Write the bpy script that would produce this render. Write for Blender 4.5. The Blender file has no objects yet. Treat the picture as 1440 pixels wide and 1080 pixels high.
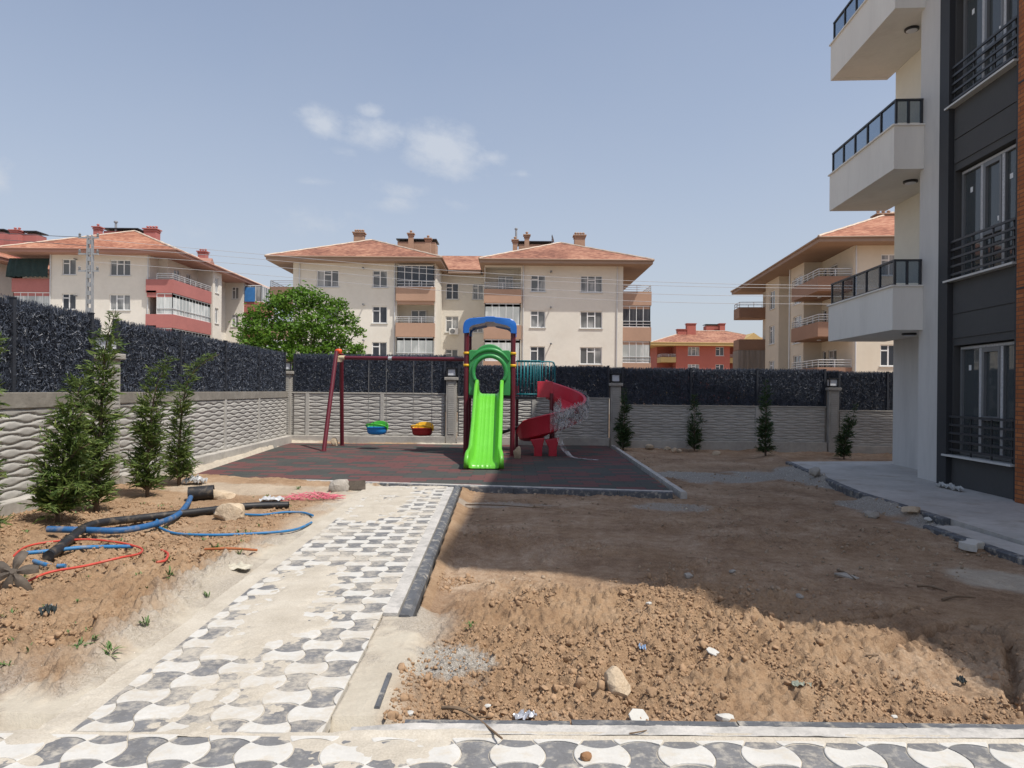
import bpy, bmesh, math, random
import numpy as np
from mathutils import Vector, Matrix, noise as mnoise
R = math.radians
PI = math.pi
random.seed(7)
scn = bpy.context.scene
COL = scn.collection

# ------------------------------------------------------------------ camera
CAMH = 1.6
F = 980.0
ROLL = R(0.5)
cr, sr = math.cos(ROLL), math.sin(ROLL)
def ray(px, py):
    u = (px-720)/F; v = (550-py)/F
    return (u*cr - v*sr, u*sr + v*cr)
def P(px, py, z=0.0):                     # pixel -> point on the level z
    X, Z = ray(px, py)
    t = (z-CAMH)/Z
    return Vector((X*t, t, z))
def Q(px, py, Y):                         # pixel -> point at depth Y
    X, Z = ray(px, py)
    return Vector((X*Y, Y, CAMH+Z*Y))
cam = bpy.data.cameras.new('camera')
cam.sensor_width = 36; cam.lens = F/1440*36
cam.shift_y = 10/1440
cam.clip_end = 6000; cam.clip_start = 0.05
co = bpy.data.objects.new('camera', cam); COL.objects.link(co)
co.matrix_world = Matrix.Translation((0, 0, CAMH)) @ Matrix.Rotation(R(90), 4, 'X') @ Matrix.Rotation(ROLL, 4, 'Z')
scn.camera = co

# ------------------------------------------------------------------ helpers
class MB:
    def __init__(s): s.V = []; s.F = []; s.M = None
    def add(s, vs, fs):
        o = len(s.V)
        if s.M is not None: vs = [tuple(s.M @ Vector(v)) for v in vs]
        s.V += [tuple(v) for v in vs]; s.F += [tuple(i+o for i in f) for f in fs]
        return s
    def box(s, x0, x1, y0, y1, z0, z1):
        v = [(x0,y0,z0),(x1,y0,z0),(x1,y1,z0),(x0,y1,z0),(x0,y0,z1),(x1,y0,z1),(x1,y1,z1),(x0,y1,z1)]
        return s.add(v, [(0,3,2,1),(4,5,6,7),(0,1,5,4),(1,2,6,5),(2,3,7,6),(3,0,4,7)])
    def quad(s, a, b, c, d): return s.add([a,b,c,d], [(0,1,2,3)])
    def prism(s, poly, z0, z1):
        n = len(poly)
        v = [(p[0],p[1],z0) for p in poly]+[(p[0],p[1],z1) for p in poly]
        f = [tuple(range(n-1,-1,-1)), tuple(range(n,2*n))]+[(i,(i+1)%n,n+(i+1)%n,n+i) for i in range(n)]
        return s.add(v, f)
    def rings(s, rings, closed=True, caps=True):
        n = len(rings[0]); v = [p for r in rings for p in r]; f = []
        for k in range(len(rings)-1):
            for i in range(n if closed else n-1):
                j = (i+1) % n
                f.append((k*n+i, k*n+j, (k+1)*n+j, (k+1)*n+i))
        if caps and closed:
            f.append(tuple(range(n-1,-1,-1))); f.append(tuple((len(rings)-1)*n+i for i in range(n)))
        return s.add(v, f)
    def tube(s, pts, r, n=8, caps=True):
        pts = [Vector(p) for p in pts]
        rs = r if isinstance(r, (list, tuple)) else [r]*len(pts)
        out = []; up = None
        for i, p in enumerate(pts):
            t = (pts[min(i+1, len(pts)-1)]-pts[max(i-1, 0)]).normalized()
            if up is None:
                up = Vector((0,0,1)) if abs(t.z) < .9 else Vector((1,0,0))
            a = t.cross(up)
            if a.length < 1e-5: a = t.orthogonal()
            a.normalize(); b = a.cross(t).normalized(); up = b
            out.append([p+(a*math.cos(2*PI*k/n)+b*math.sin(2*PI*k/n))*rs[i] for k in range(n)])
        return s.rings(out, True, caps)
    def lathe(s, prof, c=(0,0,0), n=20):
        out = [[(c[0]+r*math.cos(2*PI*k/n), c[1]+r*math.sin(2*PI*k/n), c[2]+z) for k in range(n)] for r, z in prof]
        return s.rings(out, True, True)
    def build(s, name, mat, parent=None, smooth=False, bevel=0, rel=None, recalc=False, autos=None):
        me = bpy.data.meshes.new(name)
        V = s.V
        if rel is not None: V = [(v[0]-rel[0], v[1]-rel[1], v[2]-rel[2]) for v in V]
        me.from_pydata(V, [], s.F); me.update()
        if recalc or bevel:
            bm = bmesh.new(); bm.from_mesh(me)
            bmesh.ops.recalc_face_normals(bm, faces=bm.faces[:])
            if bevel:
                bmesh.ops.remove_doubles(bm, verts=bm.verts[:], dist=1e-5)
                es = [e for e in bm.edges if e.is_manifold and e.calc_face_angle(0) > R(35)]
                bmesh.ops.bevel(bm, geom=es, offset=bevel, segments=2, affect='EDGES', profile=.6)
            bm.to_mesh(me); bm.free()
        if mat is not None: me.materials.append(mat)
        if smooth or autos: me.shade_smooth()
        if autos: me.set_sharp_from_angle(angle=R(autos))
        o = bpy.data.objects.new(name, me); COL.objects.link(o)
        if parent is not None: o.parent = parent
        return o
def tag(o, label=None, cat=None, group=None, kind=None):
    if label: o['label'] = label
    if cat: o['category'] = cat
    if group: o['group'] = group
    if kind: o['kind'] = kind
    return o
def thing(name, label, cat, loc=(0,0,0), rz=0, group=None):
    o = bpy.data.objects.new(name, None); COL.objects.link(o)
    o.empty_display_size = .1
    o.location = loc; o.rotation_euler = (0,0,rz)
    return tag(o, label, cat, group)
def put(o, loc):                       # move a world-authored mesh's origin to loc
    o.data.transform(Matrix.Translation(-Vector(loc))); o.location = loc; return o
def struct(mb, name, mat, cat, label, **k):
    o = mb.build(name, mat, **k); return tag(o, label, cat, None, 'structure')
def np_mesh(name, V, Fq, mat, smooth=True, parent=None):
    me = bpy.data.meshes.new(name)
    V = np.asarray(V, dtype=np.float32); Fq = np.asarray(Fq, dtype=np.int32)
    k = Fq.shape[1]
    me.vertices.add(len(V)); me.vertices.foreach_set('co', V.ravel())
    me.loops.add(Fq.size); me.loops.foreach_set('vertex_index', Fq.ravel())
    me.polygons.add(len(Fq)); me.polygons.foreach_set('loop_start', np.arange(0, Fq.size, k, dtype=np.int32))
    me.update(calc_edges=True); me.validate()
    if smooth: me.shade_smooth()
    me.materials.append(mat)
    o = bpy.data.objects.new(name, me); COL.objects.link(o)
    if parent is not None: o.parent = parent
    return o
def grid_faces(nx, ny):
    i = np.arange(nx-1)[None,:]+np.arange(ny-1)[:,None]*nx
    i = i.ravel()
    return np.stack([i, i+1, i+1+nx, i+nx], 1)
def catmull(pts, n=8):
    pts = [Vector(p) for p in pts]; q = [pts[0]]+pts+[pts[-1]]; out = []
    for i in range(1, len(q)-2):
        for k in range(n):
            t = k/n; a, b, c, d = q[i-1:i+3]
            out.append(.5*((2*b)+(c-a)*t+(2*a-5*b+4*c-d)*t*t+(3*b-a-3*c+d)*t**3))
    out.append(pts[-1]); return out

# numpy noise
def h2(ix, iy, seed=0):
    n = (ix.astype(np.int64)*374761393 + iy.astype(np.int64)*668265263 + seed*974634777) & 0xffffffff
    n = ((n ^ (n >> 13))*1274126177) & 0xffffffff
    n = ((n ^ (n >> 15))*2246822519) & 0xffffffff
    return ((n ^ (n >> 16)) & 0xffffff)/float(0xffffff)
def vn(x, y, seed=0):
    ix = np.floor(x); iy = np.floor(y); fx = x-ix; fy = y-iy
    fx = fx*fx*(3-2*fx); fy = fy*fy*(3-2*fy)
    a = h2(ix,iy,seed); b = h2(ix+1,iy,seed); c = h2(ix,iy+1,seed); d = h2(ix+1,iy+1,seed)
    return (a*(1-fx)+b*fx)*(1-fy)+(c*(1-fx)+d*fx)*fy
def fbm(x, y, sc, oc=4, seed=0, gain=.5):
    s = 0; a = 1; t = 0
    for o in range(oc):
        s = s+a*vn(x*sc+o*17.3, y*sc-o*9.1, seed+o); t += a; a *= gain; sc *= 2.03
    return s/t
def clod(x, y, sc, seed=0):            # rounded lumps of random height
    X = x*sc; Y = y*sc; ix = np.floor(X); iy = np.floor(Y); best = np.zeros_like(X)
    for dx in (-1,0,1):
        for dy in (-1,0,1):
            cx = ix+dx; cy = iy+dy
            px = cx+.15+.7*h2(cx,cy,seed); py = cy+.15+.7*h2(cx,cy,seed+1)
            r = .35+.5*h2(cx,cy,seed+2); hh = h2(cx,cy,seed+3)**1.5
            d2 = ((X-px)**2+(Y-py)**2)/(r*r)
            best = np.maximum(best, np.sqrt(np.clip(1-d2,0,1))*hh*r)
    return best
def sst(a, b, x):
    t = np.clip((x-a)/(b-a), 0, 1); return t*t*(3-2*t)

# ------------------------------------------------------------------ materials
def nmat(name):
    m = bpy.data.materials.new(name); m.use_nodes = True
    nt = m.node_tree; b = nt.nodes['Principled BSDF']
    return m, nt, b
def N(nt, typ, **k):
    n = nt.nodes.new(typ)
    for a, v in k.items(): setattr(n, a, v)
    return n
def L(nt, a, b): nt.links.new(a, b)
def c4(c): return (c[0], c[1], c[2], 1)
def scale_c(c, f): return tuple(min(1, x*f) for x in c)
def mixc(nt, fac, a, b, blend='MIX'):
    n = N(nt, 'ShaderNodeMix', data_type='RGBA', blend_type=blend)
    for s, v in ((0, fac), (6, a), (7, b)):
        if isinstance(v, (int, float)): n.inputs[s].default_value = v
        elif isinstance(v, tuple): n.inputs[s].default_value = c4(v)
        else: L(nt, v, n.inputs[s])
    return n.outputs[2]
def mth(nt, op, a, b=0.0, c=None, clamp=False):
    n = N(nt, 'ShaderNodeMath', operation=op); n.use_clamp = clamp
    for s, v in ((0, a), (1, b)) + (((2, c),) if c is not None else ()):
        if isinstance(v, (int, float)): n.inputs[s].default_value = v
        else: L(nt, v, n.inputs[s])
    return n.outputs[0]
def ramp(nt, fac, stops):
    r = N(nt, 'ShaderNodeValToRGB'); e = r.color_ramp.elements
    while len(e) < len(stops): e.new(.5)
    for el, (p, c) in zip(e, stops): el.position = p; el.color = c4(c) if isinstance(c, tuple) else (c,c,c,1)
    L(nt, fac, r.inputs[0]); return r.outputs[0]
def coords(nt, scale=(1,1,1), kind='Object'):
    t = N(nt, 'ShaderNodeTexCoord'); mp = N(nt, 'ShaderNodeMapping'); mp.inputs['Scale'].default_value = scale
    L(nt, t.outputs[kind], mp.inputs[0]); return mp.outputs[0]
def noise(nt, vec, scale, detail=4, rough=.55):
    n = N(nt, 'ShaderNodeTexNoise'); n.inputs['Scale'].default_value = scale
    n.inputs['Detail'].default_value = detail; n.inputs['Roughness'].default_value = rough
    L(nt, vec, n.inputs['Vector']); return n.outputs['Fac']
def bump(nt, b, h, strength=.3, dist=.02):
    n = N(nt, 'ShaderNodeBump'); n.inputs['Strength'].default_value = strength; n.inputs['Distance'].default_value = dist
    L(nt, h, n.inputs['Height']); L(nt, n.outputs[0], b.inputs['Normal'])
def pm(name, col, rough=.7, var=.15, sc=3.0, bs=0.0, bsc=40.0, bd=.01, metal=0, spec=.4, dirt=None, stretch=(1,1,1)):
    m, nt, b = nmat(name)
    v = coords(nt, stretch)
    n1 = noise(nt, v, sc, 5); n2 = noise(nt, v, sc*9, 3)
    f = mth(nt, 'ADD', mth(nt, 'MULTIPLY', n1, .65), mth(nt, 'MULTIPLY', n2, .35))
    c = ramp(nt, f, [(.3, scale_c(col, 1-var)), (.7, scale_c(col, 1+var))])
    if dirt:
        d = ramp(nt, noise(nt, v, sc*1.7, 6, .65), [(.52, 0.0), (.68, 1.0)])
        c = mixc(nt, mth(nt, 'MULTIPLY', d, dirt[1]), c, dirt[0])
    L(nt, c, b.inputs['Base Color'])
    b.inputs['Roughness'].default_value = rough; b.inputs['Metallic'].default_value = metal
    b.inputs['Specular IOR Level'].default_value = spec
    if bs: bump(nt, b, noise(nt, v, bsc, 4), bs, bd)
    return m
M = {}
M['concrete'] = pm('concrete', (.36,.34,.305), .9, .22, 1.6, .4, 35, .01, dirt=((.2,.19,.17), .5))
M['plinth'] = pm('plinth_concrete', (.38,.36,.325), .9, .25, 1.3, .4, 25, .01, dirt=((.52,.48,.42), .5))
M['coping_stained'] = pm('stained_coping', (.235,.215,.185), .9, .25, 1.2, .4, 30, .01, dirt=((.36,.34,.30), .6))
M['wallpanel'] = pm('panel_concrete', (.405,.39,.36), .85, .16, 2.2, .25, 45, .006, dirt=((.33,.31,.28), .45))
M['pave_white'] = pm('white_paver', (.54,.53,.50), .85, .12, 6, .4, 120, .004, dirt=((.50,.45,.37), .75))
M['pave_dark'] = pm('dark_paver', (.125,.13,.142), .75, .35, 7, .4, 120, .004, dirt=((.42,.39,.335), .9))
def dusty(m, lo=.465, hi=.60):                # sand lying in drifts on the pavers
    nt = m.node_tree; b = nt.nodes['Principled BSDF']; src = b.inputs['Base Color'].links[0].from_socket; v = coords(nt)
    f = mth(nt, 'ADD', mth(nt, 'MULTIPLY', noise(nt, v, 1.7, 6, .6), .6), mth(nt, 'MULTIPLY', noise(nt, v, 22, 5, .7), .4))
    d = ramp(nt, f, [(lo, 0.10), (hi, .93)])
    L(nt, mixc(nt, d, src, (.47,.425,.355)), b.inputs['Base Color'])
for k_ in ('pave_white', 'pave_dark'):
    M[k_+'_2'] = M[k_].copy(); M[k_+'_2'].name = M[k_].name+'_clean'; dusty(M[k_]); dusty(M[k_+'_2'], .535, .67)
M['kerb_dark'] = pm('dark_kerb', (.095,.10,.11), .75, .35, 6, .3, 80, .004, dirt=((.42,.385,.33), .9))
M['kerb_pale'] = pm('pale_mortar', (.46,.44,.41), .9, .25, 4, .5, 50, .01, dirt=((.16,.16,.16), .55))
M['pave_grey'] = pm('grey_pavement', (.44,.42,.39), .9, .22, 1.1, .5, 30, .01, dirt=((.30,.25,.19), .6))
M['steel_dark'] = pm('charcoal_steel', (.035,.038,.043), .45, .15, 4, spec=.5)
M['post_navy'] = pm('navy_post', (.028,.032,.042), .5, .15, 4)
M['maroon'] = pm('maroon_paint', (.115,.012,.022), .38, .12, 3, spec=.5)
M['yellow'] = pm('yellow_plastic', (.75,.42,.02), .4, .06)
M['orange'] = pm('orange_plastic', (.72,.09,.02), .4, .06)
M['cream_pl'] = pm('cream_plastic', (.6,.5,.33), .5, .08)
M['blue_pl'] = pm('blue_plastic', (.012,.13,.48), .36, .10, 2, spec=.5)
M['blue_seat'] = pm('blue_seat_plastic', (.02,.22,.58), .4, .08)
M['green_seat'] = pm('green_seat_plastic', (.05,.35,.03), .4, .08)
M['red_seat'] = pm('red_seat_plastic', (.33,.02,.02), .4, .08)
M['green_dark'] = pm('green_panel_plastic', (.035,.26,.07), .38, .10, 2, spec=.5, dirt=((.06,.31,.10), .4))
M['green_lite'] = pm('lime_plastic', (.125,.47,.035), .33, .06, 2, spec=.5, dirt=((.16,.53,.07), .35))
M['red_pl'] = pm('red_plastic', (.52,.028,.05), .38, .12, 2, spec=.5)
M['teal'] = pm('teal_paint', (.012,.17,.20), .45, .1)
M['chain'] = pm('chain_steel', (.32,.31,.29), .45, .15, metal=.6)
M['pipe_blue'] = pm('blue_pipe_plastic', (.022,.10,.25), .55, .2, 6, dirt=((.25,.22,.18), .6))
M['pipe_blue2'] = pm('light_blue_pipe_plastic', (.025,.16,.36), .5, .16, 6, dirt=((.28,.24,.18), .55))
M['pipe_black'] = pm('black_pipe_plastic', (.018,.018,.02), .5, .25, 6, dirt=((.22,.17,.12), .45))
M['pipe_red'] = pm('red_pipe_plastic', (.50,.06,.04), .5, .14, 6, dirt=((.42,.22,.14), .6))
M['rod'] = pm('rust_rod', (.34,.11,.04), .7, .2, 9)
M['rust'] = pm('rusty_metal', (.11,.09,.072), .7, .35, 9, .4, 60, .004, metal=.3)
M['rock'] = pm('rock', (.50,.40,.285), .95, .22, 7, .7, 25, .02, dirt=((.36,.26,.16), .5))
M['rock_grey'] = pm('grey_rock', (.36,.33,.29), .95, .25, 8, .7, 30, .02)
M['white_chip'] = pm('white_rubble', (.50,.49,.455), .8, .10, 9, .3, 60, .004)
M['pink'] = pm('pink_net', (.60,.15,.20), .6, .2, 9)
M['wood'] = pm('dry_wood', (.16,.11,.07), .85, .3, 9, .4, 60, .004)
M['bark'] = pm('bark', (.12,.085,.06), .9, .3, 9, .6, 50, .01)
M['plaster'] = pm('cream_plaster', (.68,.645,.57), .9, .07, .35, .2, 12, .01, dirt=((.58,.52,.44), .35))
M['plaster2'] = pm('pale_plaster', (.68,.64,.57), .9, .08, .35, .2, 12, .01, dirt=((.57,.52,.45), .35))
M['plaster_r'] = pm('warm_cream_plaster', (.65,.585,.475), .9, .06, .35, .2, 12, .01, dirt=((.58,.5,.38), .3))
M['salmon'] = pm('salmon_plaster', (.40,.255,.18), .85, .09, .6)
M['brown_pl'] = pm('brown_plaster', (.30,.18,.125), .85, .09, .6)
M['pinkred'] = pm('pink_red_plaster', (.40,.15,.135), .85, .10, .6)
M['pinkred_d'] = pm('dull_pink_plaster', (.36,.125,.11), .85, .12, .8)
M['redwall'] = pm('red_plaster', (.40,.125,.095), .85, .08, .4)
M['yellow_pl'] = pm('yellow_plaster', (.50,.37,.16), .85, .10, .6)
M['fascia'] = pm('brown_fascia', (.30,.205,.15), .75, .10, .8)
M['fascia_p'] = pm('red_fascia', (.36,.19,.145), .75, .10, .8)
M['ridge'] = pm('mortar_ridge', (.55,.45,.36), .9, .25, 3)
M['chim'] = pm('chimney_plaster', (.37,.24,.165), .85, .14, 2)
M['frame_w'] = pm('white_frame', (.74,.74,.73), .4, .05, 2)
M['frame_g'] = pm('grey_frame', (.17,.175,.18), .4, .08, 2)
M['rail_w'] = pm('pale_rail', (.62,.62,.62), .35, .08, 2, metal=.3)
M['blackroof'] = pm('dark_cap', (.03,.03,.035), .5, .2, 3)
M['awning'] = pm('dark_green_awning', (.012,.03,.026), .6, .35, 2.5, .5, 8, .05)
M['awning_s'] = pm('grey_awning', (.26,.225,.195), .8, .3, 1, stretch=(6,6,.3))
M['awning_b'] = pm('blue_awning', (.04,.17,.42), .6, .2, 2)
M['grey_wall'] = pm('grey_render', (.58,.565,.54), .9, .06, .8, .25, 60, .004, dirt=((.455,.445,.43), .5), stretch=(1.6,1.6,.35))
M['white_wall'] = pm('white_render', (.74,.715,.66), .9, .05, .8, .2, 60, .004, dirt=((.63,.60,.55), .45), stretch=(1.6,1.6,.35))
M['recess_wall'] = pm('recess_render', (.70,.66,.56), .9, .05, .8, .2, 60, .004)
M['dark_panel'] = pm('anthracite_render', (.066,.066,.066), .75, .10, 1.5, .35, 90, .003)
M['dark_frame'] = pm('anthracite_frame', (.032,.034,.038), .6, .08, 1.5)
M['sill'] = pm('marble_sill', (.55,.55,.53), .4, .08, 3)
M['film'] = pm('protective_film', (.48,.48,.48), .45, .3, 24, dirt=((.2,.22,.25), .8))
M['lamp_body'] = pm('black_lamp', (.02,.02,.022), .45, .1, 3)
M['lamp_glass'] = pm('frosted_diffuser', (.62,.64,.68), .3, .05, 3)
M['film_wrap'] = None
M['pole'] = pm('galvanised_pole', (.33,.34,.35), .5, .15, 2, metal=.4)
M['cable'] = pm('cable', (.38,.38,.39), .5, .1, 2)
M['cable_d'] = pm('dark_cable', (.10,.10,.11), .5, .1, 2)
M['green_leafw'] = pm('weed_leaf', (.085,.15,.04), .6, .3, 20)

def mat_leaf(name, c1, c2, c3, sc, trans=.25, rough=.55, obj=True):
    m, nt, b = nmat(name)
    v = coords(nt)
    g = N(nt, 'ShaderNodeNewGeometry')
    f = mth(nt, 'ADD', mth(nt, 'MULTIPLY', noise(nt, v, sc, 3), .7), mth(nt, 'MULTIPLY', g.outputs['Random Per Island'], .42))
    c = ramp(nt, f, [(.32, c1), (.55, c2), (.86, c3)])
    L(nt, c, b.inputs['Base Color']); b.inputs['Roughness'].default_value = rough
    b.inputs['Specular IOR Level'].default_value = .3
    if trans:
        t = N(nt, 'ShaderNodeBsdfTranslucent'); L(nt, c, t.inputs[0])
        mx = N(nt, 'ShaderNodeMixShader'); mx.inputs[0].default_value = trans
        L(nt, b.outputs[0], mx.inputs[1]); L(nt, t.outputs[0], mx.inputs[2])
        L(nt, mx.outputs[0], nt.nodes['Material Output'].inputs[0])
    return m
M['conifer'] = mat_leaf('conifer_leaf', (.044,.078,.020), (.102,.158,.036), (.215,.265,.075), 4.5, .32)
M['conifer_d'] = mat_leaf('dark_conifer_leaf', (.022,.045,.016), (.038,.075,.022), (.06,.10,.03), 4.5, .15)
M['leaf'] = mat_leaf('broad_leaf', (.055,.125,.014), (.10,.205,.022), (.175,.29,.04), .9, .35)
M['strip'] = mat_leaf('dark_plastic_needle', (.021,.027,.040), (.043,.053,.076), (.090,.108,.15), 9, 0, .5)
M['strip'].node_tree.nodes['Principled BSDF'].inputs['Specular IOR Level'].default_value = .5

def mat_ground():
    m, nt, b = nmat('ground_soil')
    v = coords(nt)
    n1 = noise(nt, v, 1.1, 6, .6); n2 = noise(nt, v, 9, 5, .6); n3 = noise(nt, v, 60, 3)
    f = mth(nt, 'ADD', mth(nt, 'ADD', mth(nt, 'MULTIPLY', n1, .45), mth(nt, 'MULTIPLY', n2, .3)), mth(nt, 'MULTIPLY', n3, .25))
    clay = ramp(nt, f, [(.30, (.21,.128,.074)), (.5, (.35,.232,.14)), (.68, (.48,.345,.228))])
    hard = ramp(nt, f, [(.37, (.20,.125,.078)), (.5, (.345,.236,.154)), (.62, (.50,.38,.275))])
    vo = N(nt, 'ShaderNodeTexVoronoi'); vo.inputs['Scale'].default_value = 95; L(nt, v, vo.inputs['Vector'])
    grav = ramp(nt, vo.outputs['Color'], [(.1, (.27,.245,.21)), (.5, (.39,.355,.31)), (.9, (.50,.47,.42))])
    sand = ramp(nt, f, [(.3, (.38,.335,.27)), (.7, (.53,.485,.40))])
    a = N(nt, 'ShaderNodeVertexColor', layer_name='zones')
    sp = N(nt, 'ShaderNodeSeparateColor'); L(nt, a.outputs['Color'], sp.inputs[0])
    c = mixc(nt, sp.outputs[2], clay, hard)
    c = mixc(nt, sp.outputs[0], c, grav)
    c = mixc(nt, sp.outputs[1], c, sand)
    L(nt, c, b.inputs['Base Color']); b.inputs['Roughness'].default_value = .95
    b.inputs['Specular IOR Level'].default_value = .15
    h = mth(nt, 'ADD', mth(nt, 'MULTIPLY', noise(nt, v, 32, 6, .7), mth(nt, 'MULTIPLY_ADD', sp.outputs[1], -1.0, 1.3)), mth(nt, 'MULTIPLY', vo.outputs['Distance'], mth(nt, 'MULTIPLY', mth(nt, 'MULTIPLY', sp.outputs[0], mth(nt, 'SUBTRACT', 1.0, sp.outputs[1], clamp=True)), .6)))
    bump(nt, b, h, .8, .03)
    return m
M['ground'] = mat_ground()
def mat_sand():
    m, nt, b = nmat('joint_sand'); v = coords(nt)
    f = mth(nt, 'ADD', mth(nt, 'MULTIPLY', noise(nt, v, 3, 5), .5), mth(nt, 'MULTIPLY', noise(nt, v, 90, 3), .5))
    L(nt, ramp(nt, f, [(.3, (.36,.32,.26)), (.5, (.465,.42,.35)), (.72, (.57,.53,.455))]), b.inputs['Base Color'])
    b.inputs['Roughness'].default_value = .95; b.inputs['Specular IOR Level'].default_value = .1
    bump(nt, b, noise(nt, v, 130, 4), .5, .006); return m
M['sand'] = mat_sand()
def mat_rubber():
    m, nt, b = nmat('rubber_tiles'); v = coords(nt)
    br = N(nt, 'ShaderNodeTexBrick'); L(nt, v, br.inputs['Vector'])
    br.inputs['Color1'].default_value = (0,0,0,1); br.inputs['Color2'].default_value = (1,1,1,1)
    br.inputs['Mortar'].default_value = (.5,.5,.5,1)
    br.inputs['Scale'].default_value = 1; br.inputs['Mortar Size'].default_value = .006
    br.inputs['Brick Width'].default_value = .5; br.inputs['Row Height'].default_value = .25; br.inputs['Mortar Smooth'].default_value = .2
    br.inputs['Bias'].default_value = 0
    sel = ramp(nt, br.outputs['Color'], [(.46, 0.0), (.54, 1.0)])
    n = noise(nt, v, 180, 3); n0 = noise(nt, v, .8, 4)
    c = mixc(nt, sel, (.048,.055,.051), (.13,.045,.044))
    c = mixc(nt, br.outputs['Fac'], c, (.015,.015,.015))
    c = mixc(nt, mth(nt, 'MULTIPLY', ramp(nt, n0, [(.4, 0.0), (.7, 1.0)]), .16), c, (.19,.15,.125))
    c = mixc(nt, mth(nt, 'MULTIPLY', n, .35), c, (.10,.09,.085))
    L(nt, c, b.inputs['Base Color']); b.inputs['Roughness'].default_value = .85; b.inputs['Specular IOR Level'].default_value = .25
    bump(nt, b, n, .4, .006); return m
M['rubber'] = mat_rubber()
def mat_roof(name, c1, c2, c3):
    m, nt, b = nmat(name)
    v = coords(nt, (2.6,2.6,16)); f = mth(nt, 'ADD', mth(nt, 'MULTIPLY', noise(nt, v, 1, 3), .6), mth(nt, 'MULTIPLY', noise(nt, coords(nt, (.35,.35,.35)), 1, 4), .4))
    c = ramp(nt, f, [(.40, c1), (.5, c2), (.60, c3)])
    z = N(nt, 'ShaderNodeSeparateXYZ'); L(nt, coords(nt), z.inputs[0])
    row = mth(nt, 'FRACT', mth(nt, 'MULTIPLY', z.outputs[2], 4.6))
    c = mixc(nt, mth(nt, 'MULTIPLY', ramp(nt, row, [(.0, 1.0), (.34, 0.0)]), .6), c, scale_c(c1, .6))
    L(nt, c, b.inputs['Base Color']); b.inputs['Roughness'].default_value = .85
    bump(nt, b, row, .6, .08)
    return m
M['roof'] = mat_roof('clay_roof_tiles', (.15,.058,.036), (.30,.128,.078), (.44,.235,.15))
M['roof2'] = mat_roof('orange_roof_tiles', (.20,.07,.038), (.36,.145,.082), (.48,.25,.155))
def mat_pane(name, base, lite, amt):
    m, nt, b = nmat(name)
    v = coords(nt, (1,1,.12)); n = noise(nt, v, 5.5, 3)
    nb = noise(nt, coords(nt, (.55,.55,.4)), 1, 1)
    f = mth(nt, 'MULTIPLY', ramp(nt, n, [(.35, .25), (.65, 1.0)]), ramp(nt, nb, [(.44, 0.0), (.52, 1.0)]))
    L(nt, mixc(nt, mth(nt, 'MULTIPLY', f, amt), base, lite), b.inputs['Base Color'])
    b.inputs['Roughness'].default_value = .07; b.inputs['Specular IOR Level'].default_value = .6
    return m
M['pane'] = mat_pane('curtained_pane', (.12,.125,.125), (.42,.42,.41), .85)
M['pane_d'] = mat_pane('dark_pane', (.022,.025,.032), (.12,.12,.13), .5)
M['pane_c'] = mat_pane('lace_curtain_pane', (.36,.38,.37), (.66,.68,.66), .9)
def mat_glass(name, tint, alpha, rough=.03):
    m, nt, b = nmat(name)
    b.inputs['Base Color'].default_value = c4(tint); b.inputs['Roughness'].default_value = rough
    b.inputs['Specular IOR Level'].default_value = .6
    t = N(nt, 'ShaderNodeBsdfTransparent'); t.inputs[0].default_value = c4(scale_c((.72,.78,.84), 1))
    mx = N(nt, 'ShaderNodeMixShader'); mx.inputs[0].default_value = alpha
    L(nt, t.outputs[0], mx.inputs[1]); L(nt, b.outputs[0], mx.inputs[2]); L(nt, mx.outputs[0], nt.nodes['Material Output'].inputs[0])
    return m
M['glass_rail'] = mat_glass('tinted_railing_glass', (.06,.075,.09), .24)
M['glass_win'] = mat_glass('window_glass', (.085,.095,.098), .82)
def mat_brick():
    m, nt, b = nmat('orange_brick_cladding'); v = N(nt, 'ShaderNodeTexCoord')
    s = N(nt, 'ShaderNodeSeparateXYZ'); L(nt, v.outputs['Object'], s.inputs[0])
    cb = N(nt, 'ShaderNodeCombineXYZ'); L(nt, s.outputs[1], cb.inputs[0]); L(nt, s.outputs[2], cb.inputs[1])
    br = N(nt, 'ShaderNodeTexBrick'); L(nt, cb.outputs[0], br.inputs['Vector'])
    br.inputs['Color1'].default_value = (.30,.085,.022,1); br.inputs['Color2'].default_value = (.44,.15,.045,1); br.inputs['Mortar'].default_value = (.16,.07,.035,1)
    br.inputs['Scale'].default_value = 1; br.inputs['Brick Width'].default_value = .24; br.inputs['Row Height'].default_value = .065; br.inputs['Mortar Size'].default_value = .008
    L(nt, br.outputs['Color'], b.inputs['Base Color']); b.inputs['Roughness'].default_value = .85
    bump(nt, b, br.outputs['Fac'], -.5, .01); return m
M['brick'] = mat_brick()
def mat_wrap():
    m, nt, b = nmat('plastic_wrap'); b.inputs['Base Color'].default_value = (.80,.79,.79,1); b.inputs['Roughness'].default_value = .45
    v = coords(nt); n = noise(nt, v, 5, 3)
    t = N(nt, 'ShaderNodeBsdfTransparent'); mx = N(nt, 'ShaderNodeMixShader')
    L(nt, ramp(nt, n, [(.38, .06), (.68, .42)]), mx.inputs[0])
    L(nt, t.outputs[0], mx.inputs[1]); L(nt, b.outputs[0], mx.inputs[2]); L(nt, mx.outputs[0], nt.nodes['Material Output'].inputs[0])
    return m
M['film_wrap'] = mat_wrap()

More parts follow.
